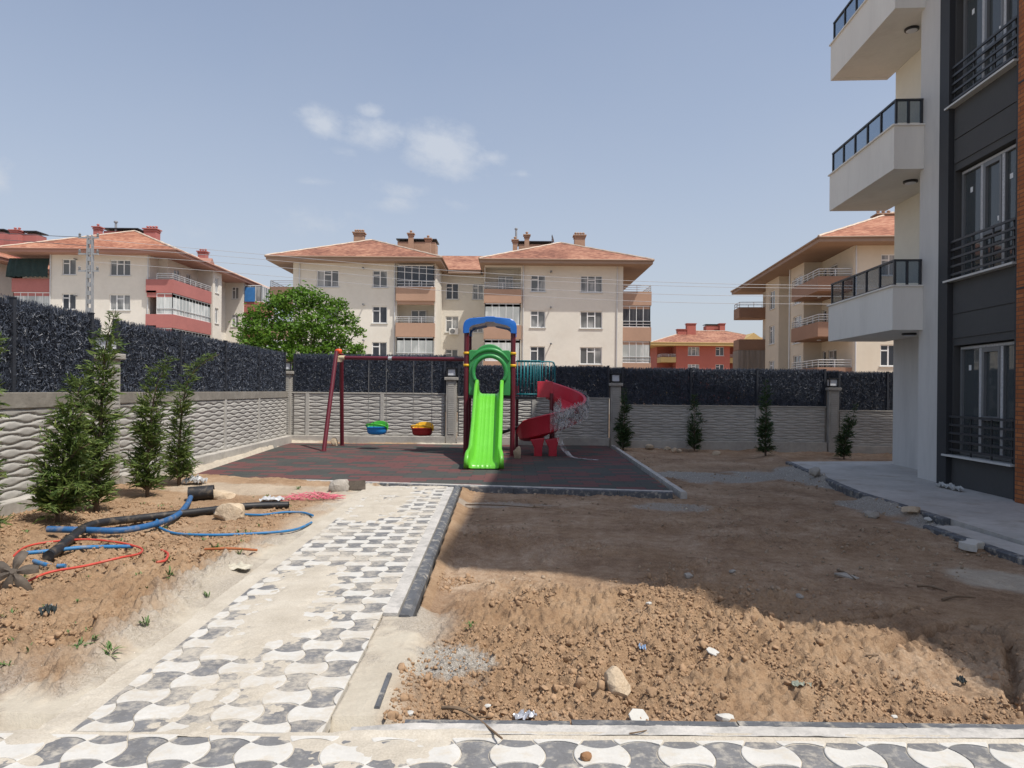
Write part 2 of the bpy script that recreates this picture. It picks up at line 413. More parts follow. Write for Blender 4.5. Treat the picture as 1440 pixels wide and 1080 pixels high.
# ------------------------------------------------------------------ light and sky
SUN = Vector((.45, -.33, 1.0)).normalized()
sun = bpy.data.lights.new('sun', 'SUN'); sun.energy = 3.75; sun.angle = R(.55); sun.color = (1.0, .95, .87)
so = bpy.data.objects.new('sun', sun); COL.objects.link(so)
so.rotation_euler = SUN.to_track_quat('Z', 'Y').to_euler()
w = bpy.data.worlds.new('World'); scn.world = w; w.use_nodes = True
nt = w.node_tree; bg = nt.nodes['Background']
sky = N(nt, 'ShaderNodeTexSky', sky_type='NISHITA'); sky.sun_disc = False
sky.sun_elevation = math.asin(SUN.z); sky.sun_rotation = math.atan2(SUN.x, SUN.y)
sky.altitude = 1000; sky.air_density = 1.0; sky.dust_density = 4.0; sky.ozone_density = 1.5
tc = N(nt, 'ShaderNodeTexCoord'); sx = N(nt, 'ShaderNodeSeparateXYZ'); L(nt, tc.outputs['Generated'], sx.inputs[0])
ysafe = mth(nt, 'MAXIMUM', sx.outputs[1], .05)
uu = mth(nt, 'DIVIDE', sx.outputs[0], ysafe); vv = mth(nt, 'DIVIDE', sx.outputs[2], ysafe)
cb = N(nt, 'ShaderNodeCombineXYZ'); L(nt, uu, cb.inputs[0]); L(nt, vv, cb.inputs[1])
cst = N(nt, 'ShaderNodeCombineXYZ'); L(nt, mth(nt, 'MULTIPLY', uu, .55), cst.inputs[0]); L(nt, mth(nt, 'MULTIPLY_ADD', uu, .25, vv), cst.inputs[1])
nz = noise(nt, cst.outputs[0], 17, 8, .66); nz2 = noise(nt, cb.outputs[0], 44, 5, .6)
tot = None
def blob(px, py, rx, ry, amp, tilt=0):
    global tot
    X, Z = ray(px, py)
    du = mth(nt, 'SUBTRACT', uu, X); dv = mth(nt, 'SUBTRACT', vv, Z)
    if tilt: dv = mth(nt, 'ADD', dv, mth(nt, 'MULTIPLY', du, tilt))
    a = mth(nt, 'DIVIDE', du, rx/F); b_ = mth(nt, 'DIVIDE', dv, ry/F)
    d = mth(nt, 'SQRT', mth(nt, 'ADD', mth(nt, 'MULTIPLY', a, a), mth(nt, 'MULTIPLY', b_, b_)))
    e = mth(nt, 'MULTIPLY', mth(nt, 'SUBTRACT', 1.0, d, clamp=True), amp)
    tot = e if tot is None else mth(nt, 'MAXIMUM', tot, e)
for a in [(455,172,58,32,1.0,.35),(525,188,75,34,1.0,.1),(523,155,30,18,.9),(625,212,88,58,1.15,.12),(690,222,48,20,.95,.1),(570,270,70,24,.6,.15),
          (640,285,60,16,.42),(440,256,50,14,.5),(0,245,40,38,.8),(450,315,110,34,.5),(560,285,60,20,.6),(415,300,70,20,.4),(480,215,60,20,.4),(250,330,120,30,.35),(735,245,40,12,.5)]:
    blob(*a)
den = mth(nt, 'ADD', tot, mth(nt, 'MULTIPLY', mth(nt, 'SUBTRACT', mth(nt, 'ADD', mth(nt, 'MULTIPLY', nz, .7), mth(nt, 'MULTIPLY', nz2, .3)), .5), 2.7))
msk = mth(nt, 'MULTIPLY', ramp(nt, den, [(.18, 0.0), (.95, 1.0)]), mth(nt, 'MULTIPLY', tot, 2.2, clamp=True))
low = mth(nt, 'POWER', mth(nt, 'SUBTRACT', 1.0, mth(nt, 'ABSOLUTE', sx.outputs[2]), clamp=True), 3.0)
thin = mth(nt, 'ADD', mth(nt, 'MULTIPLY', noise(nt, cb.outputs[0], 2.2, 6, .55), .18), mth(nt, 'MULTIPLY_ADD', low, .78, .13))
skyc = sky.outputs[0]
cl = mixc(nt, mth(nt, 'MULTIPLY', msk, .70), skyc, (4.3, 4.6, 5.1))
cl = mixc(nt, thin, cl, (3.25, 3.42, 3.7))
L(nt, cl, bg.inputs[0]); bg.inputs[1].default_value = .138
scn.view_settings.view_transform = 'Standard'; scn.view_settings.look = 'None'
scn.view_settings.exposure = 0.31; scn.view_settings.gamma = 1.0
scn.cycles.max_bounces = 8; scn.cycles.transparent_max_bounces = 16

# ------------------------------------------------------------------ ground
def pathu(x, y): return (-.80-.022*y)-x            # metres left of the path's right paver edge
RB = [P(262,671), P(946,692), Vector((2.86,20.75,0)), Vector((-6.6,20.75,0))]   # rubber corners
PAV = [(5.45,3.0),(5.68,9.0),(5.74,11.5),(6.55,16.4),(10.5,16.9),(12,3)]
def in_poly(x, y, poly, grow=0):
    ins = np.ones_like(x, bool); n = len(poly)
    for i in range(n):
        ax, ay = poly[i][0], poly[i][1]; bx, by = poly[(i+1)%n][0], poly[(i+1)%n][1]
        l = math.hypot(bx-ax, by-ay)
        d = ((bx-ax)*(y-ay)-(by-ay)*(x-ax))/l
        ins &= d > -grow
    return ins
def seg_d(x, y, pts):
    best = np.full_like(x, 9.)
    for (ax, ay), (bx, by) in zip(pts[:-1], pts[1:]):
        t = np.clip(((x-ax)*(bx-ax)+(y-ay)*(by-ay))/((bx-ax)**2+(by-ay)**2), 0, 1)
        best = np.minimum(best, np.hypot(x-ax-t*(bx-ax), y-ay-t*(by-ay)))
    return best
def pp(*l): return [tuple(P(a, b)[:2]) for a, b in l]
CRACKS = [(pp((1100,882),(1160,867),(1215,860),(1262,852),(1290,842)), .022), (pp((1245,900),(1290,880),(1330,869),(1370,858),(1440,868)), .045),
          (pp((1395,868),(1420,888),(1424,920),(1424,960),(1436,985)), .04), (pp((1300,882),(1350,905),(1400,922)), .016), (pp((1340,862),(1400,880)), .02)]
def ground(x, y):
    pu = pathu(x, y)
    wob = (fbm(x, y, 1.3, 4, 5)-.5)
    left = sst(1.36, 1.62, pu+wob*.3)
    frontL = np.clip(sst(3.5, 4.3, y+wob*1.4+.3*(pu-2)), 0, 1)
    right = sst(.22, .42, -pu)
    wx = x+.05*(fbm(x, y, 9, 3, 301)-.5); wy = y+.05*(fbm(x, y, 9, 3, 302)-.5)
    # right hand earth
    zr = -.085+.06*(fbm(x, y, .7, 4, 3)-.5)+.034*(fbm(x, y, 5, 4, 9)-.5)+.016*(fbm(x, y, 19, 3, 10)-.5)-.010*np.clip(x-3, 0, 8)
    mound = sst(3.36, 3.75, y+wob*.2)*(1-sst(5.0, 6.2, y+wob*1.6))*sst(-.62, -.15, x+wob*.5)*(1-.65*sst(1.7, 2.8, x+wob))
    lump = .16*clod(wx, wy, 4.2, 11)+.17*clod(wx+.3*wob, wy, 9.5, 21)+.20*clod(wx, wy, 19, 31)+.14*clod(wx, wy, 36, 41)+.10*(1-np.abs(2*fbm(x, y, 14, 3, 55)-1))**2-.045+.07*(fbm(x, y, 38, 2, 56)-.5)
    zr = zr+mound*(.025+.33*(lump-.035)+.05*(fbm(x, y, 2.2, 4, 8)-.5))
    loose = (1-mound)*sst(.45, .62, fbm(x, y, 1.1, 3, 77))
    zr = zr+loose*.16*lump*sst(3.4, 3.7, y)
    kx = x-(5.60+.03*(y-9)+.165*np.clip(y-11.5, 0, 9))
    zr = zr+.115*np.exp(-(kx/.33)**2)*np.maximum(sst(9.3, 9.7, y)*(1-sst(10.9, 11.2, y)), sst(12.6, 13.3, y))*(.75+.5*fbm(x, y, 6, 3, 88))
    for pts, wd in CRACKS:
        d = seg_d(x+.05*(fbm(x,y,9,3,61)-.5), y+.09*(fbm(x,y,8,3,62)-.5), pts); zr = zr-.085*(1-sst(wd*.3, wd*1.25, d))
    # left hand earth
    clodL = (1-.75*sst(6.3, 7.6, y+wob))
    zl = .015+.10*(fbm(x, y, .9, 4, 13)-.5)+clodL*.42*(lump-.02)+.022*(fbm(x, y, 6, 3, 19)-.5)+.05*sst(-4.6,-6.0,x)
    z = np.where(x > -.6, zr, zl)
    shoulder = (pu > -.6) & (pu < 2.4)
    base_sh = -.008+.010*(fbm(x, y, 6, 4, 33)-.5)+.014*lump
    gz_l = left*frontL
    z = np.where(pu > 0, base_sh*(1-gz_l)+zl*gz_l, base_sh*(1-right)+zr*right)
    z = np.where((pu <= 0) & (y < 3.4), np.minimum(z, -.012), z)
    z = np.where((pu > 1.3) & (y < 3.35), base_sh, z)
    far = sst(11.2, 12.2, y)
    z = np.where((pu > 0) & (y > 11.7), zl, z); z = np.where((pu <= 0) & (y > 11.7), zr, z)
    z = z - sst(12, 20, y)*sst(2.8, 6, x)*.05 + .06*sst(20.0, 20.9, y)*sst(2.9, 3.5, x)*fbm(x, y, 5, 3, 55)
    # dug out under the built surfaces
    z = np.where((pu > -.24) & (pu < 1.32) & (y > 1.9) & (y < 11.85) & ((pu > .0) | (y > 4.95)), -.10, z)
    z = np.where((y > 1.8) & (y < 3.42) & (x > -3.0) & (x < 3.35), -.10, z)
    z = np.where(in_poly(x, y, RB, .02), -.2, z)
    z = np.where(in_poly(x, y, PAV[::-1], -.02), -.3, z)
    # zones: gravel, sand, hard
    n2 = fbm(x, y, 2.6, 5, 71)
    grav = np.zeros_like(x); sand = np.zeros_like(x); hard = np.zeros_like(x)
    gl = (pu > 0)*(1-gz_l)
    grav = np.maximum(grav, np.maximum(gl*sst(1.45, 1.75, pu)*sst(.35, .6, n2+.16), (pu > 1.3)*(1-sst(1.5, 1.8, pu+wob*.6))*sst(.42, .55, n2)*.8))
    sand = np.maximum(sand, gl*sst(.42, .6, 1.1-n2-.5*sst(1.45, 2.0, pu)))
    sand = np.maximum(sand, .55*(pu > 0)*(y < 11.6)*(1-sst(1.45, 1.8, pu+wob*.5+.15*(n2-.5))))
    sh_r = (pu <= 0)*(1-sst(.25, .6, -pu+wob*.5))*(y < 5.2)
    sand = np.maximum(sand, .9*(1-sst(-5.85, -5.3, x+.046*y*.2+wob*.4))*sst(11.0, 12.5, y))
    sand = np.maximum(sand, sh_r*(1-.6*sst(.45, .6, n2))); grav = np.maximum(grav, sh_r*sst(.42, .55, n2)*.8)
    patch = sst(.42, .58, n2+.28*(1-sst(0, .75, np.hypot((x+.52)*1.3, (y-4.0)*.9))) - .12)*(np.hypot(x+.52, (y-4.0)*.8) < .48)
    grav = np.maximum(grav, patch); z = z-.012*patch*(pu < -.3)*(y < 4.6)
    # grey gravel beyond the rubber and along the pavement
    def gb(c, rx, ry, k=1):
        d = np.hypot((x-c[0])/rx, (y-c[1])/ry)+1.1*(n2-.5)
        return k*(1-sst(.7, 1.05, d))
    p1 = P(985,664); p2 = P(1085,662); p3 = P(1245,705); p4 = P(1410,800); p5 = P(1395,1045); p6 = P(1340,730); p7 = P(690,702); p8 = P(940,705)
    for a in [(p1,1.5,.9), (p2,1.3,1.0), (p3,.6,.9), (p6,.5,.9), ((5.3,10.2),.45,.9), ((5.9,13.6),.5,1.3), (p5,.55,.35), (p7,1.2,.25,.6), (p8,.6,.4,.8), ((6.0,14.6),.8,1.4)]: grav = np.maximum(grav, gb(*a))
    sand = np.maximum(sand, gb(p4, .55, .5, .75))
    sand = np.maximum(sand, gb(P(380,690), 1.6, .6, .55)*(pu > 0))
    hard = (1-mound)*(x > -.6)*(.55+.45*sst(.3, .6, n2))
    hard = np.where(pu > 0, .25*(1-clodL), hard)
    return z, grav, sand, hard
def geo(a, b, step, g=1.25):
    out = []; v = a; s = step
    while v < b: out.append(v); s *= g; v += s
    out.append(b); return np.array(out)
xs = np.concatenate([-geo(9, 1500, .3)[::-1], np.arange(-8.95, -4.5, .05), np.arange(-4.5, -2.9, .03), np.arange(-2.9, 3.3, .012), np.arange(3.3, 6.0, .035), np.arange(6, 13, .08), geo(13, 1500, .4)])
yl = [2.3]
while yl[-1] < 21.5: yl.append(yl[-1]+(max(.012, .0036*yl[-1]) if yl[-1] < 8 else .0055*yl[-1]))
ys = np.concatenate([-geo(-1.8, 400, .5)[::-1], np.array(yl), geo(21.8, 2500, .4)])
GX, GY = np.meshgrid(xs, ys); gx = GX.ravel(); gy = GY.ravel()
gzv, gr, sa, ha = ground(gx, gy)
outside = (gy > 21.3) | (gy < 1.9) | (gx < -7.2) | (gx > 13)
gzv = np.where(outside, -.25, gzv)
GZ = gzv.reshape(len(ys), len(xs))
def gz(x, y):
    i = int(np.clip(np.searchsorted(xs, x)-1, 0, len(xs)-2)); j = int(np.clip(np.searchsorted(ys, y)-1, 0, len(ys)-2))
    u = (x-xs[i])/(xs[i+1]-xs[i]); v = (y-ys[j])/(ys[j+1]-ys[j])
    return float((GZ[j,i]*(1-u)+GZ[j,i+1]*u)*(1-v)+(GZ[j+1,i]*(1-u)+GZ[j+1,i+1]*u)*v)
def PG(px, py):                        # pixel -> point on the ground relief
    p = P(px, py); 
    for _ in range(4): p = P(px, py, gz(p.x, p.y))
    return p
g = np_mesh('ground', np.stack([gx, gy, gzv], 1), grid_faces(len(xs), len(ys)), M['ground'])
ca = g.data.color_attributes.new('zones', 'FLOAT_COLOR', 'POINT')
ca.data.foreach_set('color', np.stack([gr, sa, ha, np.ones_like(gr)], 1).astype(np.float32).ravel())
tag(g, 'brown clay earth with gravel patches all over the yard', 'ground', None, 'structure')

# ------------------------------------------------------------------ pavers: one paving surface per path
S = .186
def cell_poly(i, j, white, bulge=.17):
    d = S*bulge; g = .0022; out = []
    def arc(ax, ay, bx, by, nx, ny, s):
        for k in range(7):
            t = k/7; e = 1-(2*t-1)**2
            e = e*(1.15-.15*e)
            out.append((ax+(bx-ax)*t+nx*s*e, ay+(by-ay)*t+ny*s*e))
    x0, x1, y0, y1 = i*S, (i+1)*S, j*S, (j+1)*S
    sv = -d if white else d; sh = d if white else -d
    arc(x0,y0,x1,y0,0,-1,sv); arc(x1,y0,x1,y1,1,0,sh); arc(x1,y1,x0,y1,0,1,sv); arc(x0,y1,x0,y0,-1,0,sh)
    return out
def clip_poly(poly, axis, lim, keep_less):
    out = []
    for a, b in zip(poly, poly[1:]+poly[:1]):
        ia = (a[axis] <= lim) == keep_less; ib = (b[axis] <= lim) == keep_less
        if ia: out.append(a)
        if ia != ib:
            t = (lim-a[axis])/(b[axis]-a[axis]); out.append((a[0]+(b[0]-a[0])*t, a[1]+(b[1]-a[1])*t))
    return out
def paver(mb, poly, tf, z, tilt, h=.06):
    cx = sum(p[0] for p in poly)/len(poly); cy = sum(p[1] for p in poly)/len(poly)
    def rg(ins, zz):
        r = []
        for x, y in poly:
            l = math.hypot(x-cx, y-cy) or 1; k = max(0, 1-ins/l)
            X, Y = cx+(x-cx)*k, cy+(y-cy)*k; q = tf(X, Y)
            r.append((q[0], q[1], zz+tilt[0]*(X-cx)+tilt[1]*(Y-cy)))
        return r
    mb.rings([rg(.0018, z-h), rg(.0018, z-.006), rg(.003, z-.002), rg(.0065, z)], True, True)
def pave(name, tf, i0, i1, j0, j1, lims, label, sfx=''):
    root = None
    mbs = {True: MB(), False: MB()}
    rnd = random.Random(3)
    for i in range(i0, i1):
        for j in range(j0, j1):
            wh = (i+j) % 2 == 0
            p = cell_poly(i, j, wh)
            for ax, lim, less in lims: p = clip_poly(p, ax, lim, less) if len(p) > 2 else p
            if len(p) < 3: continue
            ar = abs(sum(a[0]*b[1]-b[0]*a[1] for a, b in zip(p, p[1:]+p[:1])))/2
            if ar < .0012: continue
            paver(mbs[wh], p, tf, rnd.uniform(-.002, .002)+(.0018 if wh else -.0016), (rnd.uniform(-.012,.012), rnd.uniform(-.012,.012)))
    o = mbs[True].build(name, M['pave_white'+sfx])
    tag(o, label, 'path', None, 'structure')
    # dark pavers: second material slot of the same surface
    me = o.data; bm = bmesh.new(); bm.from_mesh(me)
    m2 = bpy.data.meshes.new('t'); m2.from_pydata(mbs[False].V, [], mbs[False].F)
    n0 = len(bm.faces); bm.from_mesh(m2); bm.faces.ensure_lookup_table()
    for f in bm.faces[n0:]: f.material_index = 1
    bm.to_mesh(me); bm.free(); bpy.data.meshes.remove(m2)
    me.materials.append(M['pave_dark'+sfx]); return o
DX = -.022
def tf_main(u, v): return (-.80+DX*(v)-u, v)
def tf_front(u, v): return (u-.80, v)
WPATH = 6.3*S
pave('paved_path', tf_main, -1, 8, 16, 64, [(0, WPATH, True), (0, 0.0, False), (1, 3.245, False), (1, 11.62, True)], 'long path of black and white bone shaped pavers under sand')
pave('paved_walkway', tf_front, -12, 23, 10, 18, [(1, 3.215, True), (0, 4.02, True)], 'walkway of black and white bone shaped pavers along bottom', '_2')
# kerbs
k = MB()
def strip(mb, a, b, w0, w1, z0, z1, bev=0.02, side=1):
    a = Vector((a[0],a[1],0)); b = Vector((b[0],b[1],0)); t = (b-a).normalized(); n = Vector((t.y,-t.x,0))*side
    rr = []
    for p in (a, b):
        rr.append([tuple(p+n*w0)[:2]+(z0,), tuple(p+n*w1)[:2]+(z0,), tuple(p+n*w1)[:2]+(z1-bev,), tuple(p+n*(w1-bev))[:2]+(z1,), tuple(p+n*w0)[:2]+(z1,)])
    mb.rings(rr, True, True)
y = 4.93
while y < 11.55:
    y2 = min(y+.80, 11.55)
    strip(k, tf_main(-.025, y), tf_main(-.025, y2-.006), 0.10, .19+random.uniform(-.003,.003), -.2, .012+random.uniform(-.002,.002), .025)
    y = y2
strip(k, (tf_main(-.03, 3.50)), tf_main(-.03, 3.92), .17, .195, -.2, .010, .006)
struct(k, 'path_kerb', M['kerb_dark'], 'kerb', 'dark bevelled kerb along right side of paved path')
k = MB(); strip(k, tf_main(-.004, 4.97), tf_main(-.004, 11.5), 0, .104, -.2, .0105, .004)
struct(k, 'path_mortar', M['kerb_pale'], 'kerb', 'pale mortar strip between path pavers and dark kerb')
k = MB(); x = -.5; rr = random.Random(9)
while x < 2.9:
    x2 = x+.8; strip(k, (x, 3.315+rr.uniform(-.004,.004)), (x2-.008, 3.315+rr.uniform(-.004,.004)), 0, .06, -.2, .016+rr.uniform(-.006,.006), .012, -1); x = x2
struct(k, 'walkway_kerb', M['kerb_dark'], 'kerb', 'dark thin kerb between front walkway and earth')
mx_ = np.linspace(-.75, 3.2, 260); my_ = np.linspace(3.222, 3.32, 12); XX, YY = np.meshgrid(mx_, my_)
zm = .006+.012*fbm(XX, YY, 5, 4, 401)+.004*fbm(XX, YY, 30, 2, 402)-.02*(1-sst(-.75, -.45, XX))
tag(np_mesh('walkway_mortar', np.stack([XX.ravel(), YY.ravel(), zm.ravel()], 1), grid_faces(260, 12), M['kerb_pale']), 'uneven pale mortar band between walkway pavers and kerb', 'mortar', None, 'structure')
# jointing sand swept over the pavers
def sand_grid(x0f, x1f, y0, y1, ny, nx, name, label, fn):
    yv = np.exp(np.linspace(math.log(y0), math.log(y1), ny)); t = np.linspace(0, 1, nx)
    YY = np.repeat(yv[:,None], nx, 1); XX = x0f(YY)+(x1f(YY)-x0f(YY))*t[None,:]
    z = fn(XX, YY)
    o = np_mesh(name, np.stack([XX.ravel(), YY.ravel(), z.ravel()], 1), grid_faces(nx, ny), M['sand'])
    return tag(o, label, 'sand', None, 'stuff')
def sand_z(x, y):
    u = pathu(x, y)
    n = fbm(x, y, 2.3, 5, 101)*.5+fbm(x, y*.55, 5.5, 4, 120)*.3+fbm(x, y, 16, 4, 121)*.34-.07
    bias = -.19+.22*np.exp(-((u-.66)/.30)**2)*(1-sst(5.6, 6.6, y))+.05*sst(.45, .95, u)*sst(5.6, 6.6, y)*(1-sst(6.5, 9, y)) + .20*sst(8.0, 9.4, y)-.08*sst(6.2, 6.7, y)*(1-sst(7.4, 8.2, y))*(u < .95)
    bias = bias-.16*(1-sst(.0, .34, u))+.08*np.exp(-((u-.75)/.3)**2)*sst(4.0, 4.6, y)
    d = sst(.36, .68, n+bias)
    return -.0056+d*(.0105+.008*fbm(x, y, 12, 4, 140))+.0022*(fbm(x, y, 40, 3, 133)-.5)
sand_grid(lambda Y: -.80+DX*Y-WPATH-.16, lambda Y: -.80+DX*Y+.0, 3.2, 11.62, 420, 130, 'joint_sand', 'beige sand swept over the pavers of the long path', sand_z)
def sand_f(x, y):
    n = fbm(x, y, 2.3, 5, 101)*.7+fbm(x, y, 5.5, 4, 120)*.3
    d = sst(.46, .72, n-.08*(1-sst(-1.9, -.6, x))-.20*sst(-.5, .2, x))
    edge = .020*sst(3.19, 3.235, y+.02*(fbm(x,y,7,3,5)-.5))*sst(-.9, -.6, x)
    return -.0058+d*(.0135+.006*fbm(x, y, 9, 3, 140))+.0022*(fbm(x, y, 40, 3, 133)-.5)+edge
sand_grid(lambda Y: -3.05+0*Y, lambda Y: 3.25+0*Y, 2.2, 3.249, 90, 420, 'walkway_sand', 'beige sand between the pavers of the front walkway', sand_f)

# ------------------------------------------------------------------ rubber play surface
m_ = MB(); m_.prism([(p.x, p.y) for p in RB], -.25, .0)
struct(m_, 'rubber_floor', M['rubber'], 'floor', 'red and green rubber tile floor under the playground')
k = MB(); kp = MB()
def kerb_line(mb, a, b, wd, z0, z1, side, piece=.8, bev=.015):
    a = Vector((a[0],a[1],0)); b = Vector((b[0],b[1],0)); n = max(1, int((b-a).length/piece)); 
    for i in range(n):
        p = a.lerp(b, i/n); q = a.lerp(b, (i+1)/n-.006/(b-a).length)
        strip(mb, p, q, .002, wd+random.uniform(-.004,.004), z0, z1+random.uniform(-.004,.004), bev, side)
kerb_line(k, RB[0], RB[1], .10, -.25, .012, 1)
struct(k, 'playground_kerb', M['kerb_dark'], 'kerb', 'dark kerb along front of the rubber floor')
kerb_line(kp, RB[1]+Vector((.1,-.1,0)), RB[2]+Vector((.1,0,0)), .11, -.25, .02, 1)
struct(kp, 'playground_side_kerb', M['kerb_pale'], 'kerb', 'pale kerb along right side of the rubber floor')
kp = MB(); strip(kp, RB[0], RB[1], -.045, .045, -.05, .0165, .004)
struct(kp, 'playground_mortar', M['kerb_pale'], 'kerb', 'white mortar line on front edge of the rubber floor')

# ------------------------------------------------------------------ pavement by the near block
m_ = MB(); m_.prism(PAV, -.4, -.002)
struct(m_, 'pavement', M['pave_grey'], 'pavement', 'grey concrete pavement along foot of the near apartment block')
k = MB(); kerb_line(k, PAV[1], PAV[2], .10, -.4, .004, -1, .5); kerb_line(k, PAV[2], PAV[3], .10, -.4, .004, -1, .5)
struct(k, 'pavement_kerb', M['kerb_dark'], 'kerb', 'black kerb edging the pavement by the near block')
m_ = MB(); m_.prism([(5.2,5.4),(5.64,5.4),(5.57,8.72),(5.28,8.70)], -.4, -.035)
struct(m_, 'lower_pavement', M['pave_grey'], 'pavement', 'narrow lower concrete pad beside the pavement kerb')
k = MB(); kerb_line(k, (5.16,5.4), (5.24,8.72), .09, -.4, -.025, -1, .5); 
struct(k, 'lower_kerb', M['kerb_dark'], 'kerb', 'black kerb blocks round the lower concrete pad')

# ------------------------------------------------------------------ boundary wall, pillars, fence
def wall_panel(name, Ln, Hh, parent, M4, mat, seed=0):
    # precast panel: interlocking lens shaped ribs
    nx = max(8, int(Ln/.045)); nv = 88
    u = np.linspace(0, Ln, nx); v = np.linspace(0, 1, nv)
    U, Vv = np.meshgrid(u, v)
    rows = 13
    ph = np.sin(2*PI*U/.62+seed)
    t = Vv*rows
    kk = np.round(t); 
    tt = t+.30*ph*np.where(kk % 2 == 0, 1, -1)*np.cos(PI*(t-kk))
    fr = tt-np.floor(tt)
    d = np.sqrt(np.clip(1-(2*fr-1)**2, 0, 1))*.036
    d = d+.004*(fbm(U+seed, Vv*Hh, 9, 3, 3)-.5)
    V3 = np.stack([U.ravel(), d.ravel(), (Vv*Hh).ravel()], 1)
    A = np.array(M4); V3 = V3 @ A[:3,:3].T + A[:3,3]
    return np_mesh(name, V3, grid_faces(nx, nv), mat, True, parent)
def frame_m(o, ux, n):
    return Matrix(((ux[0], n[0], 0, o[0]), (ux[1], n[1], 0, o[1]), (0, 0, 1, o[2] if len(o) > 2 else 0), (0,0,0,1)))
random.seed(5)
rs = np.random.RandomState(4)
def strip_cloud(W, H, n, top_tuft=.05):
    c = np.stack([rs.uniform(0, W, n), rs.uniform(-.045, .045, n), rs.uniform(0, H, n)], 1)
    nt_ = int(W*260); e = np.stack([rs.uniform(0, W, nt_), rs.uniform(-.03, .03, nt_), H+rs.uniform(-.01, top_tuft, nt_)*rs.rand(nt_)], 1)
    c = np.concatenate([c, e]); n = len(c)
    d = rs.normal(size=(n,3))*np.array([.8,.55,.8]); d[-nt_:] = d[-nt_:]*np.array([.5,.5,.2])+np.array([0,0,1.])
    d /= np.linalg.norm(d, axis=1)[:,None]
    s = np.cross(d, rs.normal(size=(n,3))); s /= np.linalg.norm(s, axis=1)[:,None]
    ln = rs.uniform(.022, .045, n)[:,None]; wd = rs.uniform(.0035, .0065, n)[:,None]
    V3 = np.stack([c-d*ln-s*wd, c-d*ln+s*wd, c+d*ln+s*wd*.5, c+d*ln-s*wd*.5], 1).reshape(-1,3)
    return V3, np.arange(n*4).reshape(-1,4)
UNITS = []
for _ in range(2):
    V3, F4 = strip_cloud(2.4, 1.0, 14500)
    Vb, Fb = strip_cloud(2.4, 1.0, 8000, .02); Vb[:,1] *= .4; cb_ = Vb.reshape(-1,4,3).mean(1)[:,None,:]; Vb = (cb_+(Vb.reshape(-1,4,3)-cb_)*np.array([2.2,.6,2.2])).reshape(-1,3); V3 = np.concatenate([V3, Vb]); F4 = np.concatenate([F4, Fb+len(F4)*4])
    o = np_mesh('screen', V3, F4, M['strip'], False); UNITS.append(o.data); bpy.data.objects.remove(o)
nf = [0]
def wall_section(a, b, ztop, zpan0, zbase, fz, posts, bays, label, flabel, coping=.0, inward=None, plw=.16, seed=0, gap=1):
    a = Vector((a[0],a[1],0)); b = Vector((b[0],b[1],0)); Ln = (b-a).length; ux = (b-a)/Ln
    n = Vector((ux.y,-ux.x,0))                      # towards the yard
    if inward is not None and n.dot(inward) < 0: n = -n
    w_ = thing('boundary_wall', label, 'wall', a, 0, 'precast boundary wall sections')
    M0 = frame_m((0,0,0), ux, n)
    zc = ztop-coping
    bk = MB(); bk.M = M0; bk.box(0, Ln, -.12, 0, zbase-.3, zc); bk.build('core', M['concrete'], w_)
    pl = MB(); pl.M = M0; pl.box(0, Ln, -.1, plw, zbase-.4, zpan0); pl.build('plinth', M['plinth'], w_, bevel=.012)
    cp = MB(); cp.M = M0; cp.box(0, Ln, -.14, .055, zc-.045 if coping < .05 else zc, ztop); cp.build('coping', M['coping_stained'] if coping > .05 else M['concrete'], w_, bevel=.01)
    for i in range(len(bays)-1):
        u0, u1 = bays[i], bays[i+1]
        wall_panel('panel', u1-u0-.1, (zc-.046 if coping < .05 else zc)-zpan0, w_, M0 @ Matrix.Translation((u0+.05, .003, zpan0)), M['wallpanel'], seed+i*1.7)
        if i > 0:
            pb = MB(); pb.M = M0; pb.box(u0-.055, u0+.055, 0.001, .06, zpan0, zc-.046 if coping < .05 else zc); pb.build('panel_post', M['wallpanel'], w_, bevel=.008)
    # dark needle screen fence standing on the wall
    f_ = thing('screen_fence', flabel, 'fence', a+Vector((0,0,ztop)), 0, 'dark needle screen fences on the walls')
    Mf = frame_m((0,0,0), ux, n)
    for p in posts:
        q = MB(); q.M = Mf; q.box(p-.03, p+.03, -.045, .022, 0, fz-ztop+.04); q.box(p-.036, p+.036, -.05, .028, fz-ztop+.04, fz-ztop+.055); q.build('post', M['post_navy'], f_)
    for i in range(len(posts)-1):
        W_ = posts[i+1]-posts[i]
        s = bpy.data.objects.new('screen', UNITS[nf[0] % 2]); nf[0] += 1; COL.objects.link(s); s.parent = f_
        s.matrix_local = Mf @ Matrix.Translation((posts[i], -.04, .0)) @ Matrix.Diagonal((W_/2.4, 1, fz-ztop-.03, 1))
        g_ = MB(); g_.M = Mf
        for z in np.arange(.06, fz-ztop, .2): g_.box(posts[i]+.03, posts[i+1]-.03, -.043, -.037, z-.003, z+.003)
        g_.build('wire_mesh', M['post_navy'], f_)
    if gap:
        s = bpy.data.objects.new('screen', UNITS[0]); COL.objects.link(s); s.parent = f_
        s.matrix_local = Mf @ Matrix.Translation((Ln-.12, -.27, 0)) @ Matrix.Diagonal((.62/2.4, .7, fz-ztop-.05, 1))
    return w_
IN_L = Vector((1,0,0)); IN_B = Vector((0,-1,0))
def lw(d): return (-5.80-.046*d, d)
ZT = 1.53
ev = lambda L_, st: [0]+[st*(i+1) for i in range(int((L_-.4)/st))]+[L_]
d_p = 10.8
L1 = 5.7; LA = [0.15+i*1.9 for i in range(4)]
wall_section(lw(4.9), lw(10.62), ZT, .22, -.1, 2.66, [.02, 1.9, 3.75, 5.5], [0, 2.4, 4.75, 5.72], 'near left section of wavy concrete wall behind the tall conifers', 'near left dark needle screen fence behind the tall conifers', .20, IN_L, .22, 0)
